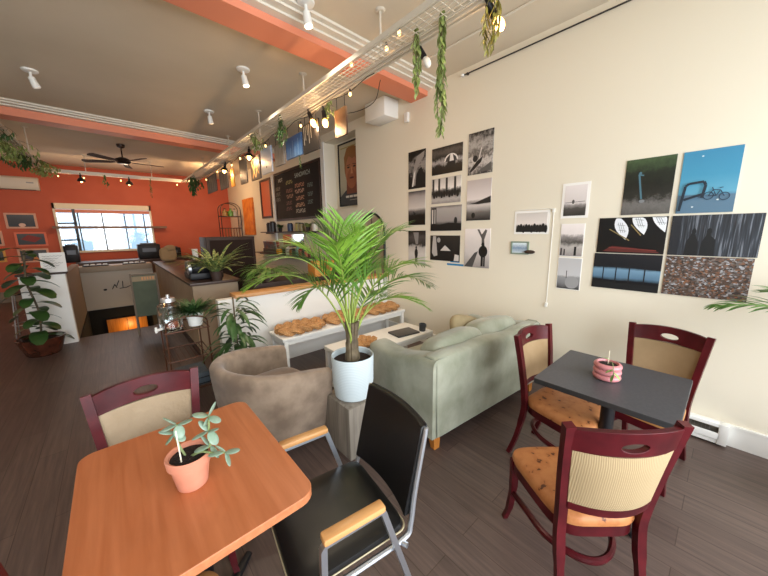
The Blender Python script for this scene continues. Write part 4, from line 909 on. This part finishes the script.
# fairy bulbs, one string of small countable bulbs
fb = None
FB = [((1.86, y, 2.86-.03*(i % 2)), 0) for i, y in enumerate([2.55, 3.55, 4.1, 4.65, 5.8, 6.3, 7.3, 8.3])]+[((x, 9.78, 2.86), 1) for x in (-.65, -.25, .38, 1.5)]+[((1.72, 1.75, 2.97), 2), ((1.78, 1.95, 2.97), 2), ((1.70, 2.3, 2.97), 2)]
GL = ['small warm fairy bulb strung along the long cable tray', 'small warm fairy bulb strung along the crossing cable tray', 'small warm fairy bulb lying on the tray near the viewer']
GG = ['fairy bulbs along the long tray', 'fairy bulbs along the crossing tray', 'fairy bulbs lying on the near tray']
for p, g in FB:
    if fb is None:
        fb = MB().sell((0, 0, 0), (.013, .013, .019), (1, 1), None, None, 10, 6).obj('fairy_bulb', m_bulb_sm, None, p); MB().tube([(0, 0, .015), (0, 0, .045)], .008, None, 6).obj('socket', m_blackm, fb); o = fb
    else: o = copy_tree(fb); o.location = p
    tag(o, GL[g], 'fairy light', GG[g])
mb = MB(); pts = [(1.865, y, 2.90+.02*math.sin(y*9)) for y in [2.2+.1*k for k in range(70)]]; mb.tube(pts, .0035, None, 5); mb.tube(cr([(2.02, 2.3, 2.94), (2.1, 2.5, 2.83), (2.02, 2.8, 2.8), (1.9, 3.1, 2.9)], 6), .0035, None, 5)
tag(mb.obj('light_cord', m_blackm), 'black cord of the fairy lights looping under the long tray', 'cord')

def vine(label, loc, L, n=5, m=None, wild=.05, dens=26, lf=.06, lw=.014):
    mb = MB(); m = m or m_olive
    for s in range(n):
        a = random.uniform(0, 2*PI); l = L*random.uniform(.6, 1) if s else L; r = random.uniform(0, wild)
        P = cr([(0, 0, .05), (r*math.cos(a), r*math.sin(a), -l*.3), (r*1.2*math.cos(a+.6), r*1.2*math.sin(a+.6), -l*.65), (r*.6*math.cos(a), r*.6*math.sin(a), -l)], 8)
        mb.tube(P, .0022, m_vstem, 4); k = int(dens*l/L)
        for i in range(k):
            p = P[int((i+.5)/k*(len(P)-1))]; b = random.uniform(0, 2*PI); mb.leaf(p, (math.cos(b)*.55, math.sin(b)*.55, -.75), lf*random.uniform(.8, 1.2), lw, m, .4, 3)
    return tag(mb.obj('hanging_vine', None, None, loc, rec=False), label, 'vine')
vine('longest green leafy vine hanging from the near end of the tray', (1.80, 1.43, 2.95), .72, 6, None, .035, 44, .055, .019)
vine('shorter dusty green vine hanging just behind the longest vine', (1.80, 1.66, 2.95), .38, 5, None, .03, 26, .05, .018)
vine('yellowish vine hanging around the lit bulb at the top of the view', (1.86, 1.10, 2.95), .30, 6, m_olive_y, .06, 20, .055, .015)
vine('sprig of leaves hanging at the top edge near the picture rail', (1.86, .47, 2.95), .34, 3, None, .05, 16, .04, .013)
vine('green vine spilling over the tray above the blue canvas', (1.76, 3.9, 3.02), .36, 7, m_dkleaf, .12, 22, .05, .02)
vine('green vine spilling over the tray above the white canvas', (1.74, 4.75, 3.0), .26, 7, m_olive, .16, 20, .05, .02)
vine('small green sprig among the lit amber bulbs', (1.93, 3.0, 2.95), .14, 5, m_olive, .06, 12, .05, .02)
vine('thin trailing sprig hanging in front of the menu chalkboard', (1.93, 3.75, 2.6), .2, 2, m_dkleaf, .03, 10, .03, .014)
vine('dark bushy vine at the far corner of the long tray', (1.72, 9.0, 3.0), .45, 10, m_dkleaf, .25, 20, .09, .04)
for i, (x, y, L, w_, lb) in enumerate([(-1.0, 6.3, .30, .25, 'thick greenery hanging on the left tray, nearest the viewer'), (-.96, 7.2, .42, .3, 'dark leafy greenery on the left tray, second clump from the viewer'), (-.92, 8.2, .40, .25, 'dark leafy greenery on the left tray, third clump from the viewer'), (-.8, 9.1, .34, .25, 'dark greenery where the left tray meets the crossing tray')]):
    vine(lb, (x, y, 3.0), L*.7, 16, [m_dkleaf, m_olive][i % 2], w_, 22, .065, .022)
vine('thin dark vine hanging from the crossing tray above the window', (.1, 9.7, 2.95), .3, 3, m_dkleaf, .06, 12, .06, .03)
vine('thin brownish vine hanging from the crossing tray right of the window', (.95, 9.7, 2.95), .45, 3, m_dkleaf, .05, 10, .05, .02)
o = MB().tube([(.14*math.cos(a*PI/12), .02*a/12, .16*math.sin(a*PI/12)) for a in range(25)], .012, None, 6).tube([(.12*math.cos(a*PI/12)+.02, .05, .14*math.sin(a*PI/12)+.02) for a in range(25)], .01, None, 6).obj('wire_coil', m_tray, None, (-1.08, 6.0, 3.05)); tag(o, 'pale coiled hose hanging at the left tray among the greenery', 'coil')

# artworks hung under the right edge of the long tray
def hung(label, yn, yf, zt, zb, base, layers=(), name='hung_canvas'):
    o = pic(name, label, 'artwork', (1.93, (yn+yf)/2, (zt+zb)/2), R(-90), yf-yn, zt-zb, base, layers, th=.02)
    for s in (-.35, .35): MB().tube([(s*(yf-yn), -.01, (zt-zb)/2), (s*(yf-yn), -.01, 2.94-(zt+zb)/2)], .003, None, 4).obj('hanging_wire', m_blackm, o)
    return o
hung('dark brown hung artwork beside the brightly lit amber bulb', 2.70, 2.90, 2.82, 2.56, photo_mat('hung_a', [(0, '3a2418'), (.6, '5a3c28'), (1, '8a6a4a')], 9, .5))
hung('black hung artwork with white vertical streaks, before the blue one', 3.24, 3.62, 2.85, 2.53, mat('near_black', '1c1a1c', .5), [('l', (u, .95), (u+.02, .3+.3*(i % 3)/2), .014, 'b5b0a8') for i, u in enumerate((.1, .2, .32, .42, .55))])
hung('blue hung artwork with thin pale streaks', 3.66, 4.10, 2.80, 2.545, photo_mat('hung_b', [(0, '5a82b0'), (.5, '35639a'), (1, '2a5088')], 5, .3), [('l', (u, .05), (u+.01, .5+.3*(i % 2)), .008, '9cb8d0') for i, u in enumerate((.3, .45, .6, .8))])
hung('grey hung artwork with faint vertical streaks, behind the blue one', 4.18, 4.48, 2.79, 2.52, noise_mat('hung_c', [(.3, '6a6460'), (.7, '948c84')], 8, .6, (6, 1, 1)))
hung('pale blue white hung artwork with a small dark mark', 4.6, 5.0, 2.84, 2.48, photo_mat('hung_d', [(0, 'c8ccd2'), (.5, 'a8b4c8'), (1, '8aa0c0')], 4, .2), [('e', .5, .25, .05, .05, '2a2a2c')])
hung('hung artwork with warm criss-cross strokes', 5.07, 5.48, 2.80, 2.45, mat('dim_grey_canvas', '5a5048', .6), [('l', (.1, .9), (.5, .1), .03, 'e8c080'), ('l', (.6, .95), (.2, .1), .03, 'd8a860'), ('l', (.85, .9), (.55, .1), .025, 'e8c890'), ('l', (.3, .95), (.9, .2), .02, 'c89858')])
hung('dark grey hung artwork between two lit shaded lamps', 5.7, 6.05, 2.86, 2.46, photo_mat('hung_e', [(0, '2c2a2a'), (.5, '4a4642'), (1, '3a3632')], 6, .4))
hung('yellow orange hung artwork glowing by the lamp', 6.42, 6.6, 2.80, 2.48, mat('amber_paint', 'e0941c', .6))
hung('dark hung poster with pale marks, second from the far end', 6.84, 7.4, 2.86, 2.50, mat('near_black'), [('l', (u, .8), (u, .2), .02, '6a6660') for u in (.2, .4, .7)])
hung('dark hung poster with pale marks, at the far end of the row', 7.68, 8.5, 2.90, 2.53, mat('near_black'), [('l', (u, .75), (u, .15), .02, '7a766e') for u in (.15, .35, .6, .8)])

# air conditioner, ceiling fan
def ac():
    t = thing('air_conditioner', 'wall mounted white air conditioner high on the orange wall at the left', 'air conditioner', (-1.75, YB-.001, 2.86))
    mb = MB(); mb.prism([(0, -.15), (0, .15), (-.16, .15), (-.2, .11), (-.21, -.05), (-.16, -.15)], -.62, .62, None, Matrix(((0, 0, 1, 0), (1, 0, 0, 0), (0, 1, 0, 0), (0, 0, 0, 1)))); mb.obj('case', mat('ivory_plastic', 'd8cfc0', .35), t, bevel=.01)
    MB().b2((-.55, -.175, -.152), (.55, -.06, -.148)).obj('air_slot', m_blackm, t); MB().b2((.42, -.214, .0), (.54, -.209, .03)).obj('display', mat('grey_display', '9a9a98', .3), t)
ac()
def fan():
    t = thing('ceiling_fan', 'dark brown ceiling fan with drooping blades beyond the far beam', 'fan', (.41, 8.4, CH-.001)); m = mat('dark_bronze', '2c1e18', .4, .5)
    MB().lathe([(0, 0), (.07, 0), (.06, -.05), (.02, -.07), (0, -.07)]).obj('canopy', m, t); MB().tube([(0, 0, -.06), (0, 0, -.26)], .012).obj('downrod', m, t)
    MB().lathe([(0, -.24), (.06, -.25), (.12, -.28), (.13, -.33), (.09, -.37), (0, -.38)]).obj('motor', m, t)
    for k in range(5):
        a = R(8+72*k); q = Matrix.Rotation(a, 4, 'Z'); mb = MB(); mb.prism([(.12, -.02), (.25, -.055), (.66, -.065), (.69, -.03), (.69, .03), (.66, .065), (.25, .055), (.12, .02)], -.005, .005, None, q @ Matrix.Translation((0, 0, -.33)) @ Matrix.Rotation(R(12), 4, 'X')); mb.obj('blade', wood_mat('fan_blade_wood', '4a2e20', '38221a', .8, 0), t)
fan()
# ============================================================ LEFT AND BACK OF THE ROOM
def cardholder():
    t = thing('menu_sign', 'white paper sign with handwritten lines standing on the low white stair wall', 'sign', (-.66, 6.53, 1.076), R(-4))
    mb = MB(); mb.box((0, 0, .145), (.26, .012, .28), m_white, Matrix.Rotation(R(-8), 3, 'X'))
    for i in range(6):
        z = .235-.034*i; pts = [(-.10+.02*j, -.013+.14*(z-.145)-.002, z+.006*((-1)**j)) for j in range(11-(i % 3)*2)]
        for a, b in zip(pts, pts[1:]): mb.tube([a, b], .0022, flat('6a6468'), 4)
    mb.obj('sign_board', None, t)
    MB().box((0, .02, .008), (.24, .08, .016)).obj('sign_base', m_white, t)
cardholder()
def stool():
    t = thing('bar_stool', 'black topped stool with thin steel legs by the orange wall', 'stool', (-1.2, 7.5, 0))
    MB().lathe([(0, .69), (.15, .69), (.16, .71), (.15, .73), (0, .73)]).obj('seat', m_blackm, t)
    for k in range(4): a = PI/4+k*PI/2; MB().tube([(.1*math.cos(a), .1*math.sin(a), .69), (.17*math.cos(a), .17*math.sin(a), 0)], .009, None, 8).obj('leg', m_chrome, t)
    MB().tube([(.15*math.cos(a*PI/10), .15*math.sin(a*PI/10), .2) for a in range(20)], .007, None, 6, True).obj('foot_ring', m_chrome, t)
stool()
def fiddle():
    t = thing('potted_plant', 'tall broad-leaved plant in a brown glazed pot on the floor by the stair wall', 'potted plant', (-.88, 6.12, 0))
    MB().lathe([(0, .0), (.15, 0), (.17, .02), (.21, .14), (.235, .22), (.24, .24), (.225, .245), (.21, .2), (0, .2)], (0, 0, 0), None, 32).obj('pot', mat('brown_glaze', '5a2e20', .25, noise=(10, .3, .7), col2='2e1810', coat=.4), t)
    MB().lathe([(.21, .2), (0, .21)]).obj('soil', m_soil, t)
    mb = MB(); P = cr([(0, 0, .2), (.03, 0, .6), (-.02, .02, 1.0), (.02, 0, 1.42)], 8); mb.tube(P, .012, None, 8); mb.obj('stem', m_palmstem, t)
    shp = lambda t: (math.sin(PI*min(1, .06+t*.92)))**.45*(.75+.35*t)
    mb = MB()
    for i in range(34):
        z = .25+1.18*i/33; a = i*2.4; p = (.02*math.cos(i), 0, z); L = random.uniform(.24, .34)*(1 if z < 1.3 else .8)
        mb.leaf(p, (math.cos(a), math.sin(a), .35+.3*(z > 1.3)), L, L*.55, None, 1.3, 6, shp, fold=.12)
    mb.obj('foliage', m_fiddle, t, rec=False)
fiddle()
def sandwich():
    t = thing('sandwich_board', 'folding A-frame chalkboard sign standing at the edge of the stair opening', 'sign board', (.33, 6.28, 0), R(-4)); fr = mat('grey_wood_frame', '6e5f4e', .6)
    for s in (-1, 1):
        q = Matrix.Rotation(R(9*s), 3, 'X'); o = Vector((0, s*.16, 0))
        for x in (-.165, .165): MB().tube([Vector((x, s*.17, 0)), Vector((x, s*.01, .98))], .016, None, 4).obj('leg', fr, t)
        MB().tube([Vector((-.165, s*.01, .965)), Vector((.165, s*.01, .965))], .016, None, 4).obj('top_rail', fr, t)
        a = Vector((0, s*.15+s*-.0, .12)); f = lambda x, z: Vector((x, s*(.17-.16*z/.98)+s*.0, z))
        mb = MB(); mm = mat('green_grey_chalkboard', '5c6656', .85, noise=(6, .3, .7), col2='525a4c')
        A = [f(-.15, .3), f(.15, .3), f(.15, .95), f(-.15, .95)]; n = Vector((0, s*.006, 0)); mb.poly([p+n for p in A], mm); mb.poly([p-n for p in A[::-1]], mm)
        for i in range(4): mb.poly([A[i]+n, A[i]-n, A[(i+1) % 4]-n, A[(i+1) % 4]+n], mm)
        if s < 0:
            hd = lambda x, z: f(x, z)+Vector((0, -.0075, 0)); mb.poly([hd(-.15, .86), hd(.15, .86), hd(.15, .94), hd(-.15, .94)], flat('8a7a5c'))
            for k in range(5): xx = -.03+.035*k; mb.poly([hd(xx, .88)+Vector((0, -.001, 0)), hd(xx+.02, .88)+Vector((0, -.001, 0)), hd(xx+.02, .925)+Vector((0, -.001, 0)), hd(xx, .925)+Vector((0, -.001, 0))], flat('c88a50'))
        mb.obj('board', None, t)
sandwich()
# signature-like brush marks on the landing front
mb = MB()
for a, b in (((-.24, .42), (-.19, .43)), ((-.1, .42), (-.05, .52)), ((-.05, .52), (-.02, .44)), ((.02, .42), (.14, .43)), ((.08, .43), (.09, .58)), ((.14, .43), (.3, .5)), ((-.02, .48), (.03, .6))):
    mb.tube([(a[0], 8.995, a[1]), (b[0], 8.995, b[1])], .008, None, 5)
mb.sell((-.22, 8.995, .42), (.03, .006, .022), (1, 1)); tag(mb.obj('wall_lettering', m_blackm), 'black brush-script mark on the pale stair landing front', 'lettering')
mb = MB(); mb.b2((-.62, 8.94, .821), (.66, 9.45, .94), None, .005); tag(mb.obj('ledge_top', mat('taupe_ledge', 'a09280', .6)), 'pale ledge on top of the stair landing front', 'ledge')
for i, (x, lb) in enumerate([(-.3, 'dark tray with white cups on the landing ledge, the left one'), (.35, 'dark tray with white cups on the landing ledge, the right one')]):
    t = thing('serving_tray', lb, 'tray', (x, 9.12, .941)); MB().box((0, 0, .01), (.42, .2, .018), None, None, .004).obj('tray_body', m_blackm, t)
    for k in range(4): MB().box((-.15+.1*k, 0, .032), (.075, .1, .02), None, None, .006).obj('saucer', m_white, t)
# long bar counter
def counter():
    t = thing('bar_counter', 'long taupe bar counter with dark top running towards the back wall', 'counter', (.97, 6.6, 0))
    MB().box((0, 0, .475), (.54, 4.3, .95)).obj('body', m_counter, t)
    MB().box((0, 0, .97), (.6, 4.4, .035), None, None, .004).obj('worktop', m_countertop, t)
    MB().box((-.275, 0, .05), (.012, 4.3, .1)).obj('kick_plate', m_dkbrown, t)
counter()
def backcounter():
    t = thing('back_counter', 'dark work counter under the back window', 'counter', (1.0, 10.9, 0)); MB().box((0, 0, .45), (3.3, .7, .9)).obj('body', mat('brown_cabinet', '5a4030', .6), t); MB().box((0, 0, .92), (3.4, .76, .035)).obj('worktop', m_countertop, t)
backcounter()
BK = [(-.75, 10.9, .26, .3, .42, 'black coffee grinder at the left end of the back counter'), (.78, 10.8, .5, .35, .40, 'black boxy machine on the back counter right of the window'), (1.3, 10.8, .42, .35, .28, 'low black appliance on the back counter beside the paper bag')]
for x, y, a, b, h, lb in BK:
    t = thing('coffee_machine', lb, 'machine', (x, y, .9385)); MB().box((0, 0, h/2), (a, b, h), None, None, .02).obj('body', m_blackm, t); MB().box((0, -b/2-.004, h*.6), (a*.6, .01, h*.25)).obj('front_panel', m_steel_dark, t); MB().box((0, 0, h+.015), (a*.7, b*.7, .03), None, None, .008).obj('top_hopper', m_steel_dark, t)
o = thing('paper_bag', 'crumpled brown paper bag among the black machines', 'bag', (.95, 8.5, .9885)); MB().sell((0, 0, .16), (.16, .1, .16), (.5, .6)).obj('bag_body', mat('kraft_paper', 'a88a64', .9, bump=(12, 1, .03)), o); MB().sell((.05, -.05, .3), (.1, .07, .07), (.8, .8)).obj('bag_top', mat('kraft_paper'), o)
t = thing('espresso_machine', 'low black and steel espresso machine on the near part of the bar counter', 'espresso machine', (.93, 4.90, .9885))
MB().box((0, 0, .05), (.40, .44, .09), None, None, .015).obj('base', m_blackm, t); MB().sell((.0, .02, .16), (.2, .2, .10), (.4, .5), None, None, 24, 10).obj('body', m_blackm, t); MB().tube([(-.205, -.12, .15), (-.17, -.12, .15)], .075, None, 20).obj('round_gauge', m_chrome, t)
for k in range(2): MB().tube([(-.05+.14*k, -.17, .15), (-.05+.14*k, -.27, .13)], [.018, .013]).obj('portafilter', m_blackm, t)
for i, (x, y, n) in enumerate([(.98, 5.62, 7), (1.09, 5.55, 4)]):
    t = thing('cup_stack', ['taller stack of white paper cups on the bar counter', 'shorter stack of white paper cups on the bar counter'][i], 'cups', (x, y, .9885))
    for k in range(n): MB().lathe([(0, 0), (.03, 0), (.042, .1), (.044, .104), (.040, .1), (.028, .004), (0, .004)], (0, 0, k*.045), None, 16).obj('paper_cup', m_white, t)
t = thing('display_fridge', 'dark brown back of a tall cabinet behind the bar counter', 'cabinet', (1.79, 6.85, 0)); MB().box((0, 0, .76), (.88, .6, 1.54), None, None, .006).obj('cabinet_body', m_dkbrown, t); MB().box((0, -.303, .82), (.78, .008, 1.3)).obj('back_panel', mat('darker_brown_panel', '2c1c14', .9), t)

# ------------------------------------------------------------ wall shelves with their goods
def wshelf(label, y0, y1, z):
    t = thing('wall_shelf', label, 'shelf', (W, (y0+y1)/2, z)); MB().b2((-.24, -(y1-y0)/2, -.025), (-.001, (y1-y0)/2, 0)).obj('board', m_dkbrown, t)
    for s in (-.4, .4): MB().b2((-.2, s*(y1-y0)-.01, -.05), (-.001, s*(y1-y0)+.01, -.0251)).obj('bracket', m_blackm, t)
wshelf('upper dark wall shelf with plants and tins under the chalkboard', 5.5, 8.3, 1.62); wshelf('lower dark wall shelf with magazines and bottles', 5.7, 8.9, 1.08)
def bottle(label, y, z, r, h, col, x=-.12, glass=False, g=None, kind='bottle'):
    r, h = r*1.3, h*1.15
    t = thing(kind, label, kind.replace('_', ' '), (W+x, y, z+.0005), 0, g)
    if kind == 'bottle': prof = [(0, 0), (r, 0), (r, h*.6), (r*.4, h*.75), (r*.35, h*.93), (0, h*.93)]
    else: prof = [(0, 0), (r, 0), (r, h*.85), (r*.85, h*.9), (0, h*.9)]
    MB().lathe(prof, (0, 0, 0), None, 14).obj('body', mat('shelf_item_'+col, col, .35), t); MB().lathe([(0, h*.9), (r*(.38 if kind == 'bottle' else .8), h*.9), (r*(.38 if kind == 'bottle' else .8), h), (0, h)], (0, 0, 0), None, 12).obj('cap', m_blackm if col != '2a2422' else m_gold, t)
low = [(6.95, .04, .2, 'd8d2c4', 'bottle', 'white tall bottle, leftmost of the bottles on the lower shelf'), (6.78, .035, .12, 'b5542a', 'jar', 'short orange brown jar beside the white tall bottle'), (6.62, .04, .15, '2a2422', 'jar', 'black jar with pale lid in the middle of the lower shelf'), (6.45, .035, .24, '8ab0a0', 'bottle', 'pale green bottle, tallest on the lower shelf'), (6.3, .04, .14, 'a8382c', 'jar', 'red jar right of the pale green bottle'), (6.16, .035, .19, '3a3230', 'bottle', 'slim dark bottle on the lower shelf'), (6.02, .04, .12, 'd07a5c', 'jar', 'coral jar near the right end of the lower shelf'), (5.88, .035, .17, '6a3a28', 'bottle', 'brown bottle, rightmost on the lower shelf')]
for y, r, h, c, k, lb in low: bottle(lb, y, 1.08, r, h, c, kind=k)
up = [(7.95, .06, .2, '1c1a1a', 'tin', 'black tin, leftmost on the upper shelf'), (7.75, .06, .22, '242022', 'tin', 'taller black tin beside the leftmost one'), (6.75, .05, .16, '2a3a5a', 'tin', 'dark blue tin in the middle of the upper shelf'), (6.35, .055, .16, 'a89a5c', 'tin', 'khaki tin on the upper shelf'), (6.2, .05, .15, '8a7a4c', 'tin', 'olive tin beside the khaki tin'), (5.62, .045, .14, 'd8d0c0', 'jar', 'cream jar at the right end of the upper shelf')]
for y, r, h, c, k, lb in up: bottle(lb, y, 1.62, r, h, c, kind=k)
def magazines():
    t = thing('magazine_box', 'box of upright magazines with a grey red cover on the lower shelf', 'magazines', (W-.14, 7.75, 1.0805)); MB().box((0, 0, .06), (.2, .9, .12)).obj('box', m_dkbrown, t)
    MB().box((-.07, .05, .17), (.01, .8, .26), None, Matrix.Rotation(R(-8), 3, 'Y')).obj('cover', noise_mat('magazine_cover', [(.3, '3a4048'), (.5, '6a7078'), (.6, '8a4030'), (.8, 'b0a890')], 7, .3), t)
    MB().box((-.04, .12, .18), (.01, .8, .27), None, Matrix.Rotation(R(-8), 3, 'Y')).obj('page', m_white, t); MB().box((-.01, .0, .18), (.01, .8, .28), None, Matrix.Rotation(R(-8), 3, 'Y')).obj('cover', mat('red_cover', 'a82c30', .4), t)
magazines()
o = thing('amber_jar', 'round amber jar standing before the magazines on the lower shelf', 'jar', (W-.21, 7.25, 1.0805)); MB().lathe([(0, 0), (.05, .0), (.07, .04), (.07, .1), (.045, .13), (0, .13)]).obj('body', mat('amber_glass', 'd8962c', .2), o); MB().lathe([(0, .13), (.05, .13), (.05, .15), (0, .15)]).obj('lid', m_gold, o)

def bush(label, loc, pot, n, L, wd, m, spread=.5, up=1., droop=.8, name='potted_plant', stems=0, hgt=.0, zr=None):
    t = thing(name, label, 'potted plant', loc); r, h, pm = pot
    MB().lathe([(0, 0), (r*.75, 0), (r, h), (r*.92, h), (r*.88, h*.85), (0, h*.85)], (0, 0, 0), None, 20).obj('pot', pm, t); mb = MB()
    for i in range(n):
        a = random.uniform(0, 2*PI); z = h*.85+(random.uniform(0, hgt) if hgt else 0)
        rr = random.uniform(0, r*.5); p = Vector((rr*math.cos(a), rr*math.sin(a), z)); mb.leaf(p, (math.cos(a)*spread, math.sin(a)*spread, up*random.uniform(.4, 1.2)), L*random.uniform(.7, 1.15), wd, None, droop, 5)
    if hgt: mb.tube([(0, 0, h*.8), (0, 0, h+hgt)], .008, m_palmstem, 6)
    mb.obj('foliage', m, t, rec=False); return t
bush('small dark bushy plant near the left of the upper shelf', (W-.12, 7.3, 1.6205), (.05, .08, m_blackm), 40, .14, .03, m_dkleaf)
bush('small green bushy plant near the right of the upper shelf', (W-.12, 5.9, 1.6205), (.05, .08, m_dkbrown), 46, .14, .03, m_olive)
# corner rack
def rack():
    t = thing('wire_rack', 'tall black wire rack with arched top standing in the back corner', 'rack', (2.85, 10.35, 0)); p = []
    for x in (-.28, .28):
        for y in (-.14, .14): MB().tube([(x, y, 0), (x, y, 2.3)], .012, None, 6).obj('post', m_blackm, t)
    for y in (-.14, .14): MB().tube([(.28*math.cos(a*PI/12), y, 2.3+.2*math.sin(a*PI/12)) for a in range(13)], .012, None, 6).obj('arch', m_blackm, t)
    for z in (.4, .9, 1.4, 1.75, 2.1): MB().box((0, 0, z), (.56, .28, .02)).obj('shelf', m_dkbrown, t)
    for k in range(6): MB().box((-.2+.08*k, -.15, 1.6), (.03, .01, .28)).obj('slat', mat('brown_slat', '7a5230', .6), t)
rack()
for i, (x, z, c, lb) in enumerate([(2.72, 2.11, '8a6a30', 'brown bottle on the top shelf of the corner rack'), (2.88, 2.11, '5a8a3a', 'green bottle on the top shelf of the corner rack'), (3.0, 2.11, 'a0a098', 'grey jar on the top shelf of the corner rack')]):
    bottle(lb, 10.33, z, .06, .2, c, x=x-W)
# arched mirror behind the palm
def arch():
    t = thing('arched_mirror', 'arched black framed wall mirror with scrollwork behind the palm', 'mirror', (W-.002, 3.935, 1.0)); a0 = .31
    P = [(-.02, a0, -.45), (-.02, a0, .54)]+[(-.02, a0*math.cos(k*PI/14), .54+.34*math.sin(k*PI/14)) for k in range(1, 14)]+[(-.02, -a0, .54), (-.02, -a0, -.45)]
    MB().tube(P, .018, None, 8, True).obj('frame', m_blackm, t)
    mb = MB(); mb.poly([(-.008, y*.98, z) for _, y, z in P]); mb.obj('glass', mat('smoky_glass', 'b0a490', .3, .3), t)
    mb = MB()
    for s in (-1, 1):
        for zc in (.62, .45): mb.tube([(-.02, s*(.1+.07*(1-k/30)*math.cos(k*.35)), zc+.07*(1-k/30)*math.sin(k*.35)) for k in range(24)], .006, None, 5)
    mb.tube([(-.02, 0, .32), (-.02, 0, .85)], .006, None, 5); mb.tube([(-.02, -.3, .3), (-.02, .3, .3)], .01, None, 6); mb.obj('scrollwork', m_blackm, t)
arch()
# ------------------------------------------------------------ wire cart with plants and drinks dispensers, left of the partition
def cart():
    t = thing('wire_cart', 'rusty brown wire cart with looped handles beside the bar counter', 'cart', (.44, 3.55, 0)); m = mat('rusty_wire', '5a3826', .5, .4)
    for x in (-.17, .17):
        for y in (-.22, .22): MB().tube([(x, y, .05), (x, y, .72)], .008, None, 6).obj('post', m, t)
    for z in (.1, .42, .70):
        mb = MB(); mb.tube([(-.18, -.23, z), (.18, -.23, z), (.18, .23, z), (-.18, .23, z)], .007, None, 6, True)
        for k in range(9): mb.tube([(-.18+.045*k, -.23, z), (-.18+.045*k, .23, z)], .004, None, 4)
        mb.obj('wire_shelf', m, t)
    for s in (-1, 1): MB().tube(cr([(-.17, s*.22, .70), (-.15, s*.24, .80), (0, s*.25, .84), (.15, s*.24, .80), (.17, s*.22, .70)], 5), .008, None, 6).obj('loop_handle', m, t)
    for k in range(4): MB().lathe([(0, -.02), (.025, -.02), (.025, .02), (0, .02)]).obj('caster', m_blackm, t, ((-.17, .17)[k % 2], (-.22, .22)[k//2], .025)).rotation_euler = (0, PI/2, 0)
cart()
def dispenser(label, x, y, z, s=1.):
    t = thing('drink_dispenser', label, 'dispenser', (x, y, z))
    MB().lathe([(0, 0), (.07*s, 0), (.085*s, .02), (.09*s, .15), (.085*s, .22*s), (.05*s, .25*s), (.045*s, .25*s), (.08*s, .215*s), (.084*s, .15), (.08*s, .025), (0, .012)], (0, 0, 0), None, 24).obj('glass_body', m_glass, t)
    MB().lathe([(0, .25*s), (.055*s, .25*s), (.05*s, .28*s), (.015, .285*s), (.015, .31*s), (0, .31*s)]).obj('lid', m_chrome, t); MB().tube([(-.07*s, -.05, .04), (-.12*s, -.09, .04)], .012).tube([(-.115*s, -.085, .02), (-.115*s, -.085, .07)], .01).obj('tap', m_white, t)
dispenser('clear glass drink dispenser with white tap on the wire cart', .33, 3.42, .7075, 1.1); dispenser('smaller clear glass jar behind the drink dispenser on the cart', .36, 3.66, .7075, .9)
bush('fine leaved herb in a white pot on the wire cart', (.53, 3.45, .7075), (.08, .14, m_white), 240, .22, .016, m_dkleaf, .75, 1., .8, 'potted_herb')
bush('large dark leafy plant at the end of the white partition, leaves hanging down', (.83, 3.20, 0), (.13, .26, m_blackm), 90, .30, .045, m_dkleaf, .8, .7, 1.7, 'leafy_plant', 0, .72)
bush('spiky plant with striped leaves on the bar counter behind the partition', (1.0, 4.50, .9885), (.08, .12, m_dkbrown), 60, .5, .045, m_variegated, .6, 1.25, 1.1, 'spiky_plant')
t = thing('basket_of_cables', 'dark wire basket with folded grey cloth on the lowest cart shelf', 'basket', (.45, 3.5, .108)); MB().box((0, 0, .07), (.26, .34, .13), None, None, .02).obj('cloth', mat('grey_cloth', '55606a', .8, bump=(20, 1, .02)), t)
for z in (.03, .09): MB().tube([(x, y, z) for x, y in rrect(-.14, -.18, .14, .18, .03)], .005, None, 5, True).obj('wire_rim', m_blackm, t)
# areca-like bush behind the palm on the partition side
bush('feathery green plant on the counter behind the white partition', (1.55, 4.15, .951), (.1, .15, m_dkbrown), 60, .42, .028, m_palm2, .9, .8, 1.3, 'feathery_plant')
MB().box((0, 0, 0), (1.88, .5, .95)).obj('work_table', m_dkbrown, None, (2.25, 4.25, .475)); tag(bpy.data.objects['work_table'], 'dark work table hidden behind the white partition', 'table')
o = thing('wooden_crate_box', 'amber coloured box on the work table behind the palm', 'box', (2.35, 4.1, .9505)); MB().box((0, 0, .11), (.34, .22, .22), None, None, .004).obj('box_body', mat('amber_box', 'c8863a', .6), o); MB().box((0, -.112, .13), (.2, .004, .1)).obj('box_label', mat('tan_label', 'a8642c', .6), o)
# plant at the right edge of the view
def edge_plant():
    t = thing('potted_palm', 'potted palm by the right wall, only leaf tips reaching into view at the right edge', 'potted plant', (2.78, -.62, 0))
    MB().lathe([(0, 0), (.13, 0), (.16, .3), (.15, .3), (.14, .27), (0, .27)]).obj('pot', m_terra, t); MB().tube(cr([(0, 0, .25), (.02, 0, .6), (0, 0, .9)], 5), .02).obj('trunk', m_palmstem, t)
    for tip, arch_ in (((-.16, .66, 1.13), .1), ((-.5, .2, 1.15), .15), ((.2, .45, 1.2), .1), ((-.3, -.4, 1.2), .15), ((.3, -.3, 1.3), .1)):
        tp = Vector(tip); mb = MB(); frond(mb, (0, 0, .88), (tp.x*.45, tp.y*.45, 1.15+arch_), tp, 18, .26, .022, m_palm2); mb.obj('frond', None, t, rec=False)
edge_plant()
